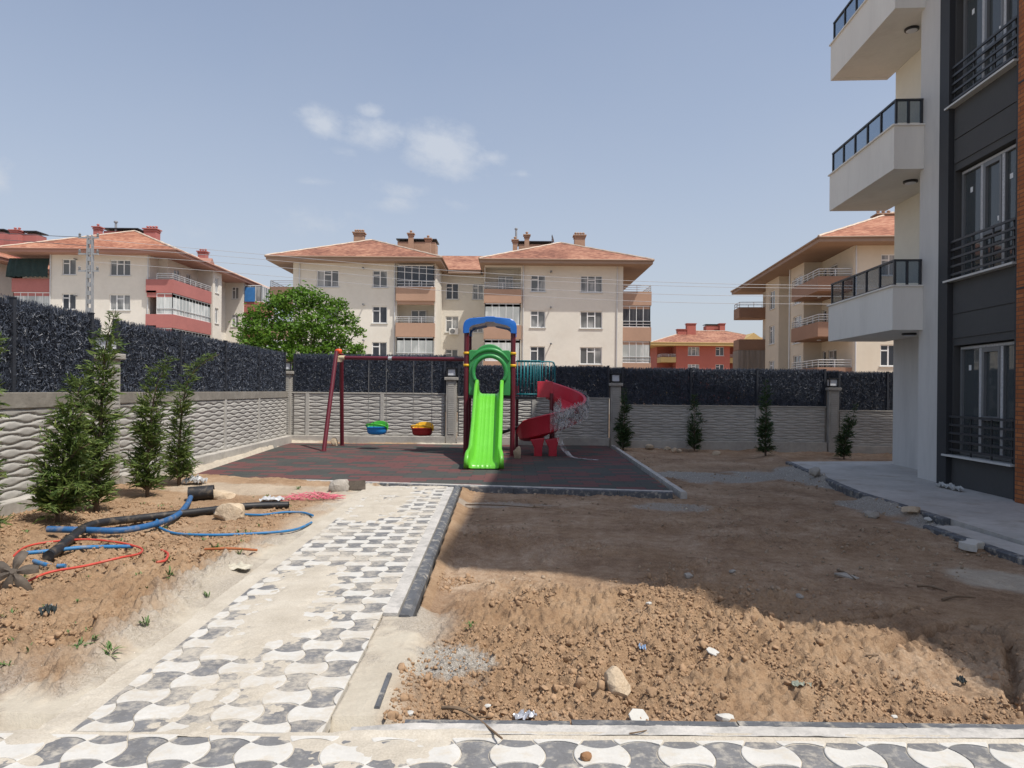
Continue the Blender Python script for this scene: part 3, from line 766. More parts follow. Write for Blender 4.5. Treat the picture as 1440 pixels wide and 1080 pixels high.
wall_section(lw(10.98), lw(20.85), ZT, .22, -.1, 2.64, [.12, 2.5, 4.9, 7.3, 9.75], [0, 2.45, 4.8, 7.2, 9.87], 'long left section of wavy concrete wall ending at the corner pillar', 'long left dark needle screen fence ending at the corner pillar', .18, IN_L, .20, 2)
YB = 21.0
wall_section((-6.6,YB), (-2.0,YB), 1.52, .22, -.02, 2.62, [.04, 2.3, 4.57], [0, .45, 2.7, 4.6], 'sunlit back section of wavy concrete wall behind the swings', 'dark needle screen fence on the wall behind the swings', .0, IN_B, .16, 1)
wall_section((-1.64,YB), (2.93,YB), 1.43, .22, -.02, 2.34, [.04, 2.3, 4.54], [0, 2.3, 4.57], 'back section of wavy concrete wall behind the slides', 'dark needle screen fence on the wall behind the slides', .0, IN_B, .16, 3)
wall_section((3.29,YB), (9.46,YB), 1.225, .15, -.1, 2.29, [.04, 2.1, 4.1, 6.14], [0, 2.1, 4.1, 6.17], 'shaded back section of wavy concrete wall behind three young conifers', 'dark needle screen fence behind the three young conifers', .0, IN_B, .12, 4)
wall_section((9.82,YB), (15.0,YB), 1.115, .05, -.25, 2.23, [.04, 1.5, 3.3, 5.1], [0, 2.5, 5.18], 'shaded back section of wavy concrete wall beside the near block', 'dark needle screen fence beside the near block', .0, IN_B, .12, 6, 0)
def pillar(x, y, rz, ztop, label, llabel):
    p = thing('wall_pillar', label, 'pillar', (x,y,0), rz, 'wall pillars')
    b = MB(); b.box(-.15, .15, -.15, .15, -.4, ztop-.09); b.build('shaft', M['concrete'], p, bevel=.012)
    b = MB()
    z = .3
    while z < ztop-.2: b.box(-.09, .09, -.164, -.151, z, z+.045); b.box(.151, .164, -.09, .09, z, z+.045); z += .062
    b.build('ribbing', M['wallpanel'], p)
    b = MB(); b.box(-.205, .205, -.205, .205, ztop-.089, ztop); b.build('cap', M['concrete'], p, bevel=.015)
    l = thing('pillar_lamp', llabel, 'lamp', (x,y,ztop), rz, 'lamps on the wall pillars')
    b = MB(); b.box(-.13,.13,-.13,.13,0.001,.035); b.box(-.15,.15,-.15,.15,.255,.285)
    for sx_ in (-1,1):
        for sy_ in (-1,1): b.box(sx_*.13-.014, sx_*.13+.014, sy_*.13-.014, sy_*.13+.014, .035, .255)
    b.build('housing', M['lamp_body'], l)
    b = MB(); b.box(-.105,.105,-.105,.105,.05,.24); b.build('diffuser', M['lamp_glass'], l, bevel=.01)
pillar(*lw(10.8), R(2.6), 2.13, 'concrete wall pillar half hidden behind the tallest conifer', 'square lamp on the pillar behind the tallest conifer')
pillar(-6.77, 21.0, R(1), 2.14, 'concrete wall pillar at the left back corner of the wall', 'square lamp on the corner pillar above the wall')
pillar(-1.82, 21.0, 0, 2.0, 'concrete wall pillar between swings and slide tower', 'square lamp on the pillar beside the slide tower')
pillar(3.11, 21.0, 0, 1.87, 'concrete wall pillar behind the red spiral slide', 'square lamp on the pillar right of the spiral slide')
pillar(9.64, 21.0, 0, 1.79, 'concrete wall pillar nearest the near block', 'square lamp on the pillar nearest the near block')

# ------------------------------------------------------------------ conifers
def conifer(name, label, base, H, Rb, lean, seed, nb=150, mat='conifer', group=None, low=.03, leafs=1.0, prof=None, curl=0):
    rn = np.random.RandomState(seed)
    t_ = thing(name, label, 'conifer', base, 0, group)
    def axis(t):
        return np.array([lean[0]*t*t*H+curl*max(0, t-.70)**2*H*5.5+.03*math.sin(5*t+seed)*H*.3, lean[1]*t*t*H, H*(t-curl*1.3*max(0, t-.8)**2*2)])
    tr = MB(); tr.tube([axis(t) if t > 0 else (0,0,-.15) for t in np.linspace(0, 1, 14)], [max(.004, .028*H/2*(1-.93*t)) for t in np.linspace(0, 1, 14)], 7)
    C = []; D = []; S_ = []
    prof = prof or (lambda t: (.70+.30*math.sin(min(1, t/.3)*PI/2))*(1-t)**.5*(1-.25*t))
    wood = tr
    for i in range(nb):
        t = low+(1-low)*rn.rand()**1.25*.985
        az = rn.rand()*2*PI
        rl = max(.05, Rb*.73*prof(t)*rn.uniform(.45, 1.15)*(.55+.9*mnoise.noise((t*5+seed, math.cos(az)*1.3, math.sin(az)*1.3))+.35))
        if rn.rand() < .16: rl *= 1.5
        p = axis(t); el = rn.uniform(.35, .95)
        d = np.array([math.cos(az)*math.cos(el), math.sin(az)*math.cos(el), math.sin(el)])
        nst = max(3, int(rl/.028)); side = np.cross(d, [0,0,1.]); side /= np.linalg.norm(side)
        tiltv = rn.normal(size=3)*.4; side = side+tiltv-d*np.dot(tiltv, d); side /= np.linalg.norm(side)
        q = p.copy(); pts = [q.copy()]
        for s in range(nst):
            f = s/nst
            d = d+np.array([0,0,.07-.24*f])+rn.normal(size=3)*.06; d /= np.linalg.norm(d)
            q = q+d*rl/nst/ .9; pts.append(q.copy())
            if f < .12: continue
            for sg in (-1, 1):
                if rn.rand() < .15: continue
                tw = d*.75+side*sg*rn.uniform(.5, 1.0)+rn.normal(size=3)*.22; tw /= np.linalg.norm(tw)
                tl = (.07+.12*(1-f))*rn.uniform(.6, 1.2)*min(1, rl/.25+.35)*leafs
                nl = 3
                for k in range(nl):
                    c = q+tw*tl*(k+.5)/nl*1.1
                    dd = tw+rn.normal(size=3)*.28-np.array([0,0,.22]); C.append(c); D.append(dd/np.linalg.norm(dd)); S_.append(tl*.42)
        if rl > .2: wood.tube(pts[::max(1, len(pts)//4)], [.006]*len(pts[::max(1, len(pts)//4)]), 4)
    tr.build('trunk', M['bark'], t_, True)
    C = np.array(C); D = np.array(D); S_ = np.array(S_)[:,None]
    sd = np.cross(D, rn.normal(size=D.shape)); sd /= np.linalg.norm(sd, axis=1)[:,None]
    wd = S_*rn.uniform(.13, .24, (len(C),1))
    V3 = np.stack([C-D*S_, C+sd*wd, C+D*S_*1.05, C-sd*wd], 1).reshape(-1,3)
    np_mesh('crown', V3, np.arange(len(V3)).reshape(-1,4), M[mat], False, t_)
    return t_
def gbase(px, py):
    p = PG(px, py); return (p.x, p.y, p.z)
GC = 'tall conifers along the left wall'
B1 = gbase(137,720)
conifer('conifer', 'tallest conifer with bent tip reaching above the left fence', B1, 2.50, .46, (.03,0), 11, 270, group=GC, curl=.10)
B2 = gbase(82,735)
conifer('conifer', 'broad bushy conifer at foot of the tallest conifer', B2, 1.62, .52, (.12,.05), 23, 260, group=GC)
B3 = gbase(208,699)
conifer('conifer', 'dark conifer with nodding tip, left of the leaning one', B3, 2.0, .42, (.06,0), 35, 215, group=GC, curl=.18)
B4 = gbase(252,682)
conifer('conifer', 'slender conifer with tip leaning right over the long wall', B4, 2.2, .40, (.08,0), 47, 210, group=GC, curl=.40)
B5 = gbase(-48,775)
conifer('conifer', 'conifer cut off by left edge of the picture', B5, 2.0, .50, (.04,0), 59, 260, group=GC, curl=.2)
GS = 'young conifers along the back wall'
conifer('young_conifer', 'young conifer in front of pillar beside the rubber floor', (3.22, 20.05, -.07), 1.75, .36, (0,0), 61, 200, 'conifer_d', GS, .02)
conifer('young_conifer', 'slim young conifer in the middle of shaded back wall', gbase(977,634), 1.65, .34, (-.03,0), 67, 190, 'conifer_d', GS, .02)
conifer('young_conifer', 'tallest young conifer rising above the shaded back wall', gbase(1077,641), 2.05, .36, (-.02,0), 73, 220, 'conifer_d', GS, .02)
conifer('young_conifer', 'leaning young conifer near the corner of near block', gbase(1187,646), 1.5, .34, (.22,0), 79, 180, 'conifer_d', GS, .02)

# ------------------------------------------------------------------ broad leaved tree beyond the wall
def broad_tree(label, base, clusters, seed, nleaf=300):
    rn = np.random.RandomState(seed)
    t_ = thing('leafy_tree', label, 'tree', base)
    b = MB(); b.tube([(0,0,-.5),(.05,0,1.0),(.0,.1,2.0),(.1,0,2.9)], [.22,.17,.14,.10], 10)
    cs = []
    V_ = []
    for c, r in clusters:
        c = np.array(c, float)
        p0 = np.array((.03,.02,rn.uniform(1.4, 2.7))); mid = p0*.45+c*.55+np.array((0,0,-.25)); 
        b.tube([p0, mid, c], [.07,.045,.012], 5)
        n = int(nleaf*(r/.75)**2)
        v = rn.normal(size=(n,3)); v /= np.linalg.norm(v, axis=1)[:,None]
        rad = r*(.45+.62*rn.rand(n)**.7)
        lobes = 1+.28*np.sin(v[:,0]*5+seed)*np.sin(v[:,1]*6)+.22*np.sin(v[:,2]*7)
        p = c+v*(rad*lobes)[:,None]*np.array([1,1,.8])
        V_.append(p)
    b.build('trunk', M['bark'], t_, True)
    C = np.concatenate(V_); n = len(C)
    d = rn.normal(size=(n,3)); d[:,2] = d[:,2]*.6-.15; d /= np.linalg.norm(d, axis=1)[:,None]
    s = np.cross(d, rn.normal(size=(n,3))*.6+np.array([0,0,1])); s /= np.linalg.norm(s, axis=1)[:,None]
    ln = rn.uniform(.055, .105, n)[:,None]
    V3 = np.stack([C-d*ln, C+s*ln*.55, C+d*ln, C-s*ln*.55], 1).reshape(-1,3)
    np_mesh('crown', V3, np.arange(n*4).reshape(-1,4), M['leaf'], False, t_)
TD = 34.0
tb = Q(428, 500, TD)
def tc_(px, py, dy, r):
    q = Q(px, py, TD+dy); return ((q.x-tb.x, dy, q.z), r)
rt = random.Random(8)
cl_ = [tc_(*a) for a in [(362,462,0,.95),(385,440,.3,1.0),(410,428,-.2,.85),(432,420,.2,.78),(450,428,.4,.72),(472,440,0,.72),(490,452,.3,.55),(400,470,-.8,1.0),(440,455,-.9,.9),
     (470,470,-.5,.8),(370,490,-.4,1.0),(415,500,-1,1.0),(455,498,-.9,.9),(485,492,-.2,.72),(500,503,.2,.55),(355,475,.9,.8),(430,470,1.2,1.1),(350,500,.2,.8),(505,490,.1,.32),(420,412,.2,.45),(352,447,.2,.5),(480,428,.2,.36),(395,422,.1,.5),(504,466,.1,.34),
     (390,525,0,1.1),(440,525,0,1.1),(480,520,0,.8)]]
broad_tree('bright green leafy tree standing beyond the left back fence', (tb.x, TD, 0), cl_, 5, 820)

# ------------------------------------------------------------------ slide tower
X0, X1 = -1.135, .02; YF, YK = 17.25, 18.4
tw = thing('slide_tower', 'play tower with blue arched roof and maroon posts over green slide', 'play tower', ((X0+X1)/2, YF, 0))
O = tuple(tw.location)
def T(mb, name, mat, par=tw, o=O, **k): return mb.build(name, mat, par, rel=o, **k)
for x in (X0, X1):
    for y in (YF, YK):
        b = MB(); b.tube([(x,y,-.1),(x,y,3.14)], .062, 18); T(b, 'post', M['maroon'], autos=40)
        b = MB(); b.lathe([(.085,0),(.085,.012),(.065,.02)], (x,y,.001), 18); T(b, 'foot_plate', M['maroon'])
        for z in (2.50, 2.20):
            b = MB(); b.lathe([(.063,0),(.076,.004),(.079,.022),(.079,.04),(.076,.058),(.063,.062)], (x,y,z), 18); T(b, 'clamp', M['yellow'], smooth=True)
            if y == YF:
                b = MB(); sg = 1 if x == X0 else -1; b.box(min(x+sg*.07, x+sg*.16), max(x+sg*.07, x+sg*.16), y-.012, y+.012, z+.012, z+.05); T(b, 'clamp_tab', M['yellow'], bevel=.004)
# deck
b = MB(); b.box(X0+.02, X1-.02, YF+.02, YK-.02, 1.42, 1.5); T(b, 'deck', M['steel_dark'], bevel=.01)
# roof: four cornered arch, hollow below
def arch_ring(y, out, thick):
    cx = (X0+X1)/2; hw = (X1-X0)/2+.085+out; rr = []
    outer = []; inner = []
    prof = [(-hw, 3.03), (-hw, 3.17), (-hw+.02, 3.27), (-hw+.07, 3.34), (-hw+.16, 3.385), (-hw+.40, 3.41)]
    for x, z in prof: outer.append((cx+x, z+out*.6))
    outer.append((cx-.13, 3.42+out*.6)); outer.append((cx-.10, 3.435+out*.6)); outer.append((cx+.10, 3.435+out*.6)); outer.append((cx+.13, 3.42+out*.6))
    for x, z in reversed(prof): outer.append((cx-x, z+out*.6))
    ih = hw-thick
    ip = [(-ih, 3.03), (-ih, 3.12), (-ih+.02, 3.17), (-ih+.09, 3.215), (-ih+.2, 3.24), (-ih+.40, 3.28)]
    for x, z in ip: inner.append((cx+x, z))
    inner.append((cx-.12, 3.30)); inner.append((cx-.05, 3.303)); inner.append((cx+.05, 3.303)); inner.append((cx+.12, 3.30))
    for x, z in reversed(ip): inner.append((cx-x, z))
    return [(p[0], y, p[1]) for p in outer]+[(p[0], y, p[1]) for p in reversed(inner)]
b = MB()
b.rings([arch_ring(YF-.10, -.02, .13), arch_ring(YF-.085, .0, .15), arch_ring(YF+.075, .0, .15), arch_ring(YF+.09, -.045, .06), arch_ring(YK-.09, -.045, .06), arch_ring(YK-.075, .0, .15), arch_ring(YK+.085, .0, .15), arch_ring(YK+.10, -.02, .13)], True, True)
T(b, 'roof', M['blue_pl'], autos=35)
# green entry panel with round opening
cx = (X0+X1)/2; pz = 2.06; ph = .352; hw = .515
def out_r(a):
    c, s = math.cos(a), math.sin(a)
    z1 = .545; z0 = -.575
    t = min(hw/abs(c) if abs(c) > 1e-6 else 9, (z1/s if s > 0 else z0/s) if abs(s) > 1e-6 else 9)
    # scalloped shoulders, domed head
    if s > 0:
        dome = 0; 
        x_, z_ = 0, .28; R_ = .415
        bq = c*x_+s*z_; disc = bq*bq-(z_*z_-R_*R_)
        if disc > 0: dome = bq+math.sqrt(disc)
        if dome*s > z1*.96 and abs(c*dome) < .40: t = max(t, dome)
    return t
n = 96; yy0, yy1 = YF-.055, YF+.03; fr = []; 
angs = [2*PI*i/n for i in range(n)]
oi = []
for a in angs:
    c, s = math.cos(a), math.sin(a)
    if s < 0: ri = min(ph/max(abs(c), 1e-6), .56/abs(s)) if abs(c) > .5 else .56/abs(s)*1.0 if ph/max(abs(c),1e-6) > .56/abs(s) else ph/abs(c)
    else: ri = ph
    ro = max(out_r(a), ri+.012); oi.append((c, s, ro, ri))
rings = []
for k in range(6): rings.append([])
for c, s, ro, ri in oi:
    for k, (r, y) in enumerate([(ri, yy1), (ri, yy0+.01), (ri+.012, yy0), (ro-.02, yy0), (ro, yy0+.02), (ro, yy1)]):
        rings[k].append((cx+c*r, y, pz+s*r))
rings.append(rings[0])
b = MB(); b.rings(rings, True, False); T(b, 'entry_panel', M['green_dark'], autos=32)
b = MB(); b.tube([(cx+math.cos(a)*(ph+.055), YF-.065, pz+math.sin(a)*(ph+.055)) for a in np.linspace(-.55, PI+.55, 40)], .052, 12); T(b, 'opening_rim', M['green_dark'], smooth=True)
b = MB(); b.tube([(cx+math.cos(a)*(ph+.185), YF-.06, pz+.02+math.sin(a)*(ph+.185)) for a in np.linspace(.5, PI-.5, 30)], [.02+.035*math.sin(PI*i/29) for i in range(30)], 10); T(b, 'panel_brow', M['green_dark'], smooth=True)
# lime slide, joined to the tower
sl = MB()
pth = [(YF-.03, 1.53), (YF-.25, 1.515), (YF-.45, 1.44), (YF-.8, 1.20), (YF-1.3, .86), (YF-1.8, .54), (YF-2.2, .31), (YF-2.5, .19), (YF-2.75, .135), (YF-2.95, .12), (YF-3.06, .09), (YF-3.1, .02)]
pth = [(p.x, p.y) for p in catmull([(a, b_, 0) for a, b_ in pth], 4)]
rr = []; ribs = []
for i, (y, z) in enumerate(pth):
    f = i/(len(pth)-1)
    wv = .245+.055*float(sst(.6, 1, np.array(f)))
    wh = .30*(1-.15*f) if f < .8 else .255*(1-((f-.8)/.2)**2*.93)
    if f < .06: wh = .34
    a = pth[max(0,i-1)]; c_ = pth[min(len(pth)-1,i+1)]; ty, tz = c_[0]-a[0], c_[1]-a[1]; l = math.hypot(ty, tz); ny, nz_ = -tz/l, ty/l
    if nz_ < 0: ny, nz_ = -ny, -nz_
    # shift kept vertical-ish
    def pt(u, h): return (cx+.06*0+u, y+ny*h, z+nz_*h)
    prof = [(-wv+.06,.005), (-wv+.015,.035), (-wv-.005,.09), (-wv-.015, wh-.03), (-wv-.03, wh), (-wv-.06, wh+.008), (-wv-.095, wh-.005), (-wv-.11, wh-.03), (-wv-.105, max(.0, wh-.075)), (-wv-.05, .02), (-wv-.02,-.045), (-wv+.08,-.06)]
    ins = [(-.145,.0), (-.14,.004),(-.13,.004),(-.125,0), (-.06,0),(-.055,.004),(-.045,.004),(-.04,0)]
    half = prof[::-1]
    full = [(u, h) for u, h in prof[::-1]]+ins+[(-u, h) for u, h in ins[::-1]]+[(-u, h) for u, h in prof]+[(.1,-.06),(-.1,-.06)]
    rr.append([pt(u, h) for u, h in full])
sl.rings(rr, True, True); T(sl, 'slide', M['green_lite'], autos=40)
# ------------------------------------------------------------------ spiral slide with its railed platform
sp = thing('spiral_slide', 'red spiral slide half wrapped in plastic film, right of the tower', 'slide', (.95, 18.0, 0))
O2 = tuple(sp.location)
C0 = Vector((1.02, 17.95, 0)); r0 = .30; r1 = .78
rr = []
n = 46
for i in range(n+1):
    f = i/n; a = R(98)-f*R(276)
    z = 1.50-1.16*f-.05*math.sin(f*PI)
    if f > .88: z = 1.50-1.16*.88-.55*(f-.88)
    ww = 1.0
    prof = [(r0+.0,.0+.13),(r0-.04,.15),(r0-.045,.13),(r0-.02,-.02),(r0+.1,-.10),(r1-.1,-.10),(r1+.04,-.05),(r1+.095,.36),(r1+.12,.39),(r1+.095,.415),(r1+.045,.39),(r1-.0,.05),(r1-.08,.0),(r0+.08,.0)]
    hs = 1.0 if f < .86 else 1-.75*((f-.86)/.14)**1.5
    rr.append([(C0.x+math.cos(a)*r, C0.y+math.sin(a)*r, z+(h*hs if h > 0 else h)) for r, h in prof])
b = MB(); b.rings(rr, True, True); T(b, 'chute', M['red_pl'], sp, O2, autos=40)
a0 = R(122)
b = MB(); b.box(.66, 1.0, 18.30, 18.90, 1.44, 1.49); b.box(.66, 1.06, 18.22, 18.27, 1.44, 1.86); b.box(.66, 1.0, 18.86, 18.90, 1.49, 1.86); T(b, 'chute_mouth', M['red_pl'], sp, O2, bevel=.012)
q = [(.70,17.2), (.93,17.15), (1.12,17.3)]
for x, wv in ((.66,.10), (1.02,.10)):
    b = MB(); b.rings([[(x-wv,17.22,-.02),(x+wv,17.22,-.02),(x+wv,17.42,-.02),(x-wv,17.42,-.02)],[(x-wv*1.0,17.20,.2),(x+wv,17.20,.2),(x+wv,17.44,.2),(x-wv,17.44,.2)],[(x-wv*2,17.18,.40),(x+wv*1.6,17.18,.46),(x+wv*1.6,17.46,.46),(x-wv*2,17.46,.40)]], True, True)
    T(b, 'foot', M['red_pl'], sp, O2, bevel=.02)
b = MB(); b.tube([(C0.x,C0.y,-.05),(C0.x,C0.y,1.55)], .05, 14); T(b, 'centre_post', M['maroon'], sp, O2, autos=40)
# teal guard rail and platform
pl_ = thing('railed_platform', 'teal barred guard rail platform joining tower and spiral slide', 'platform', (.5, 18.5, 0))
O3 = tuple(pl_.location)
b = MB(); b.box(.09, .655, 18.42, 19.35, 1.38, 1.46); T(b, 'deck', M['steel_dark'], pl_, O3, bevel=.01)
b = MB()
b.tube([(.12,18.40,2.40),(.75,18.40,2.40)], .019, 8); b.tube([(.12,18.40,1.52),(.72,18.40,1.52)], .019, 8)
for i in range(8): b.tube([(.14+i*.086,18.40,1.46),(.14+i*.086,18.40,2.40)], .0125, 6)
T(b, 'front_rail', M['teal'], pl_, O3, smooth=True)
b = MB()
b.tube(catmull([(.10,19.3,2.42),(.7,19.3,2.42),(1.08,19.3,2.42),(1.17,19.3,2.34),(1.18,19.3,2.1),(1.18,19.3,1.8),(1.1,19.3,1.72),(.7,19.3,1.72)], 5), .019, 8)
for i in range(11): b.tube([(.15+i*.098,19.3,1.72),(.15+i*.098,19.3,2.42)], .0125, 6)
T(b, 'back_rail', M['teal'], pl_, O3, smooth=True)
for x in (.14, 1.15):
    b = MB(); b.tube([(x,19.3,-.05),(x,19.3,1.75)], .045, 12); T(b, 'post', M['maroon'], pl_, O3, autos=40)
# black pipe leaning
b = MB(); p0 = Q(700,610,18.9); p1 = Q(775,586,17.6)
b.tube([Q(697,611,19.0), Q(735,599,18.4), Q(775,586,18.0)], .042, 12); o = b.build('loose_pipe', M['pipe_black'], autos=50); tag(put(o, p0), 'black pipe resting aslant between tower post and spiral slide', 'pipe')
# plastic film wrapped round the chute
rn = random.Random(3)
def film(fa, fb, rad_in, h0, h1, seed, nu=26, nv=10):
    r_ = random.Random(seed); V3 = []; 
    for i in range(nu):
        f = fa+(fb-fa)*i/(nu-1); a = R(98)-f*R(276); z = 1.50-1.16*f
        for j in range(nv):
            g_ = j/(nv-1); rr_ = rad_in+.03*math.sin(g_*PI)+.022*mnoise.noise((i*.3, j*.35, seed))
            h = h0+(h1-h0)*g_+.05*mnoise.noise((i*.35, j*.15, seed+5))
            V3.append((C0.x+math.cos(a)*rr_, C0.y+math.sin(a)*rr_, z+h))
    return V3, grid_faces(nu, nv)
V3, F4 = film(.12, .70, .945, .46, -.12, 1)
V3 = np.array(V3); F4 = np.array(F4)
va, fa_ = film(.46, .66, .26, .55, .02, 9); va = np.array(va)
nu, nvv = 14, 5; vb = []
ctr = catmull([Q(786,600,17.1), Q(788,622,17.05), Q(798,638,16.9), Q(812,646,16.6), Q(841,650,16.2)], 4)
rb = []
for i, c in enumerate(ctr):
    wv = .10*(1-.55*i/len(ctr)); 
    for j in range(nvv):
        t = (j/(nvv-1)-.5)*2; c2 = Vector(c)+Vector((t*wv*.8, t*wv*.7, .03*mnoise.noise((i*.7, j*.9, 3))+.01)); c2.z = max(c2.z, .012+.01*((i+j) % 2)); rb.append(tuple(c2))
nb_ = len(ctr)
allv = np.concatenate([V3, va, np.array(rb)]); allf = np.concatenate([F4, fa_[:, [0,3,2,1]]*0+np.array(fa_)+len(V3), grid_faces(nvv, nb_)+len(V3)+len(va)])
o = np_mesh('plastic_film', allv, allf, M['film_wrap'], True)
tag(put(o, (C0.x, C0.y, 0)), 'crumpled clear plastic film hanging off the red spiral slide', 'plastic film')

# ------------------------------------------------------------------ swing
LB = P(455,634.5); LR = P(481,626.5); tp = Q(474,492,19.15); e1 = Vector((X0,YK-.35,2.41))
sw = thing('swing_set', 'maroon swing frame with orange cap joined to the slide tower', 'swing frame', ((LB.x+LR.x)/2, (LB.y+LR.y)/2, 0))
O4 = tuple(sw.location)
tpb = Vector((tp.x+.07, 19.3, 2.46))
for a, b_ in ((LB, Vector((tp.x, tp.y-.06, 2.64))), (LR, Vector((tp.x+.09, tp.y+.12, 2.60)))):
    b = MB(); b.tube([a+Vector((0,0,-.05)), a.lerp(b_, .5)+Vector((.0,0,0)), b_], .057, 16); T(b, 'leg', M['maroon'], sw, O4, autos=40)
    b = MB(); b.lathe([(.085,0),(.085,.012),(.06,.02)], (a.x,a.y,.001), 16); T(b, 'foot_plate', M['maroon'], sw, O4)
b = MB(); b.lathe([(.0,-.005),(.06,0),(.085,.03),(.09,.07),(.07,.11),(.0,.125)], (tp.x+.05, tp.y, 2.60), 18); b.tube([(tp.x-.04,tp.y,2.645),(tp.x+.12,tp.y,2.64)], .06, 14); T(b, 'end_cap', M['orange'], sw, O4, smooth=True)
bs = Vector((tp.x+.13, 19.13, 2.475))
b = MB(); b.tube([bs, e1], .052, 16); T(b, 'beam', M['maroon'], sw, O4, autos=40)
b = MB(); b.tube([bs-(e1-bs)*.035, bs+(e1-bs)*.03], .062, 16); b.box(bs.x-.14, bs.x+.02, bs.y-.04, bs.y+.04, 2.36, 2.48); T(b, 'sleeve', M['cream_pl'], sw, O4, autos=40)
b = MB(); m5 = bs.lerp(e1, .40); b.tube([m5-(e1-bs)*.014, m5+(e1-bs)*.014], .054, 16); T(b, 'label_band', M['rail_w'], sw, O4, autos=40)
def swing_seat(name, label, pxc, pxs, bucket, backm):
    ux = (e1-bs); cxp = Q(pxc, 604, 18.6); t = (cxp.x-bs.x)/ux.x; c = bs+ux*t
    dirx = Vector((ux.x, ux.y, 0)).normalized(); s_ = thing(name, label, 'swing', (c.x, c.y, .40), math.atan2(dirx.y, dirx.x), 'bucket swings on chains')
    hw_ = .27
    b = MB()          # bucket tub: open shell
    def sup(r_, z, k=1): return [(.27*r_*math.copysign(abs(math.cos(a))**.7, math.cos(a)), .19*r_*math.copysign(abs(math.sin(a))**.7, math.sin(a)), z) for a in [2*PI*i/28 for i in range(28)]]
    rings = [sup(.55,0), sup(.80,.012), sup(.93,.05), sup(.98,.11), sup(1.0,.175), sup(1.03,.182), sup(1.03,.195), sup(.96,.197), sup(.93,.17), sup(.86,.06), sup(.7,.03), sup(.3,.025)]
    b.rings(rings, True, True); b.build('bucket', M[bucket], s_, autos=50)
    b = MB(); rg_ = []
    for i in range(25):
        a = PI*i/24; u = .285*math.copysign(abs(math.cos(a))**.8, math.cos(a)); v = .19*math.sin(a)**.7+.01; hgt = .17+.19*math.sin(a)**.8
        rg_.append([(u*.98, v*.96, .13), (u*1.04, v*1.04, .13), (u*1.06, v*1.08, hgt-.02), (u*1.03, v*1.05, hgt), (u*.97, v*.97, hgt-.015)])
    b.rings(rg_, True, True); b.build('backrest', M[backm], s_, autos=50)
    b = MB(); b.tube(catmull([(-.285,.02,.19),(-.25,-.14,.25),(-.1,-.20,.275),(.1,-.20,.275),(.25,-.14,.25),(.285,.02,.19)], 6), .024, 10); b.build('safety_bar', M[backm], s_, True)
    for sg in (-1, 1):
        b = MB(); top = c.z-.40-.05
        b.tube([(sg*.27,.0,.25),(sg*.255,0,top)], .0055, 5)
        z = .25
        while z < top: b.box(sg*.268-.012, sg*.268+.012, -.003, .003, z, z+.018) if int(z/.03) % 2 else b.box(sg*.268-.003, sg*.268+.003, -.012, .012, z, z+.018); z += .03
        b.build('chain', M['chain'], s_)
swing_seat('hanging_swing', 'blue and green bucket swing seat hanging on chains', 528, 0, 'blue_seat', 'green_seat')
swing_seat('hanging_swing', 'maroon and yellow bucket swing seat nearer the tower', 595, 0, 'red_seat', 'yellow')

# ------------------------------------------------------------------ buildings: shared pieces
def edge_frame(p, q):
    l = math.hypot(q[0]-p[0], q[1]-p[1]); ux = ((q[0]-p[0])/l, (q[1]-p[1])/l)
    return frame_m((p[0], p[1], 0), ux, (ux[1], -ux[0])), l
def wall_face(mb, Mf, Ln, z0, z1, holes):
    us = sorted({0, Ln}|{h[0] for h in holes}|{h[1] for h in holes}); zs = sorted({z0, z1}|{h[2] for h in holes}|{h[3] for h in holes})
    mb.M = Mf
    for a, b in zip(us[:-1], us[1:]):
        for c, d in zip(zs[:-1], zs[1:]):
            um, zm = (a+b)/2, (c+d)/2
            if any(h[0] < um < h[1] and h[2] < zm < h[3] for h in holes): continue
            mb.quad((a,0,c),(b,0,c),(b,0,d),(a,0,d))
    for h in holes:
        a, b, c, d, dp = h[:5]
        mb.quad((a,0,c),(a,-dp,c),(a,-dp,d),(a,0,d)); mb.quad((b,0,c),(b,-dp,c),(b,-dp,d),(b,0,d))
        mb.quad((a,0,c),(b,0,c),(b,-dp,c),(a,-dp,c)); mb.quad((a,0,d),(b,0,d),(b,-dp,d),(a,-dp,d))
        if dp > .5: mb.quad((a,-dp,c),(b,-dp,c),(b,-dp,d),(a,-dp,d))
    mb.M = None
def window(par, Mf, u0, u1, z0, z1, n=2, pane='pane', dp=.14, sill=True, off=0, fr='frame_w', name='window'):
    b = MB(); b.M = Mf; w0, w1 = off-dp, off-dp+.06; t = .07
    b.box(u0, u1, w0, w1, z1-t, z1); b.box(u0, u1, w0, w1, z0, z0+t); b.box(u0, u0+t, w0, w1, z0+t, z1-t); b.box(u1-t, u1, w0, w1, z0+t, z1-t)
    splits = {1: [], 2: [.5], 3: [.33, .67]}[n]
    for s in splits: m_ = u0+(u1-u0)*s; b.box(m_-.045, m_+.045, w0, w1+.004, z0+t, z1-t)
    if n > 1:
        a, c = (u0+(u1-u0)*(splits[0] if n == 3 else 0)+.05, u0+(u1-u0)*splits[-1 if n == 3 else 0]-.05)
        zt = z1-(z1-z0)*.27; b.box(a, c, w0, w1, zt-.04, zt+.04)
    f = b.build(name, M[fr], par)
    b = MB(); b.M = Mf; b.box(u0+.02, u1-.02, w0+.015, w0+.03, z0+.02, z1-.02); b.build('pane', M[pane], f)
    if sill: b = MB(); b.M = Mf; b.box(u0-.08, u1+.08, off-dp, off+.07, z0-.06, z0-.001); b.build('sill', M['sill'], f)
    return f
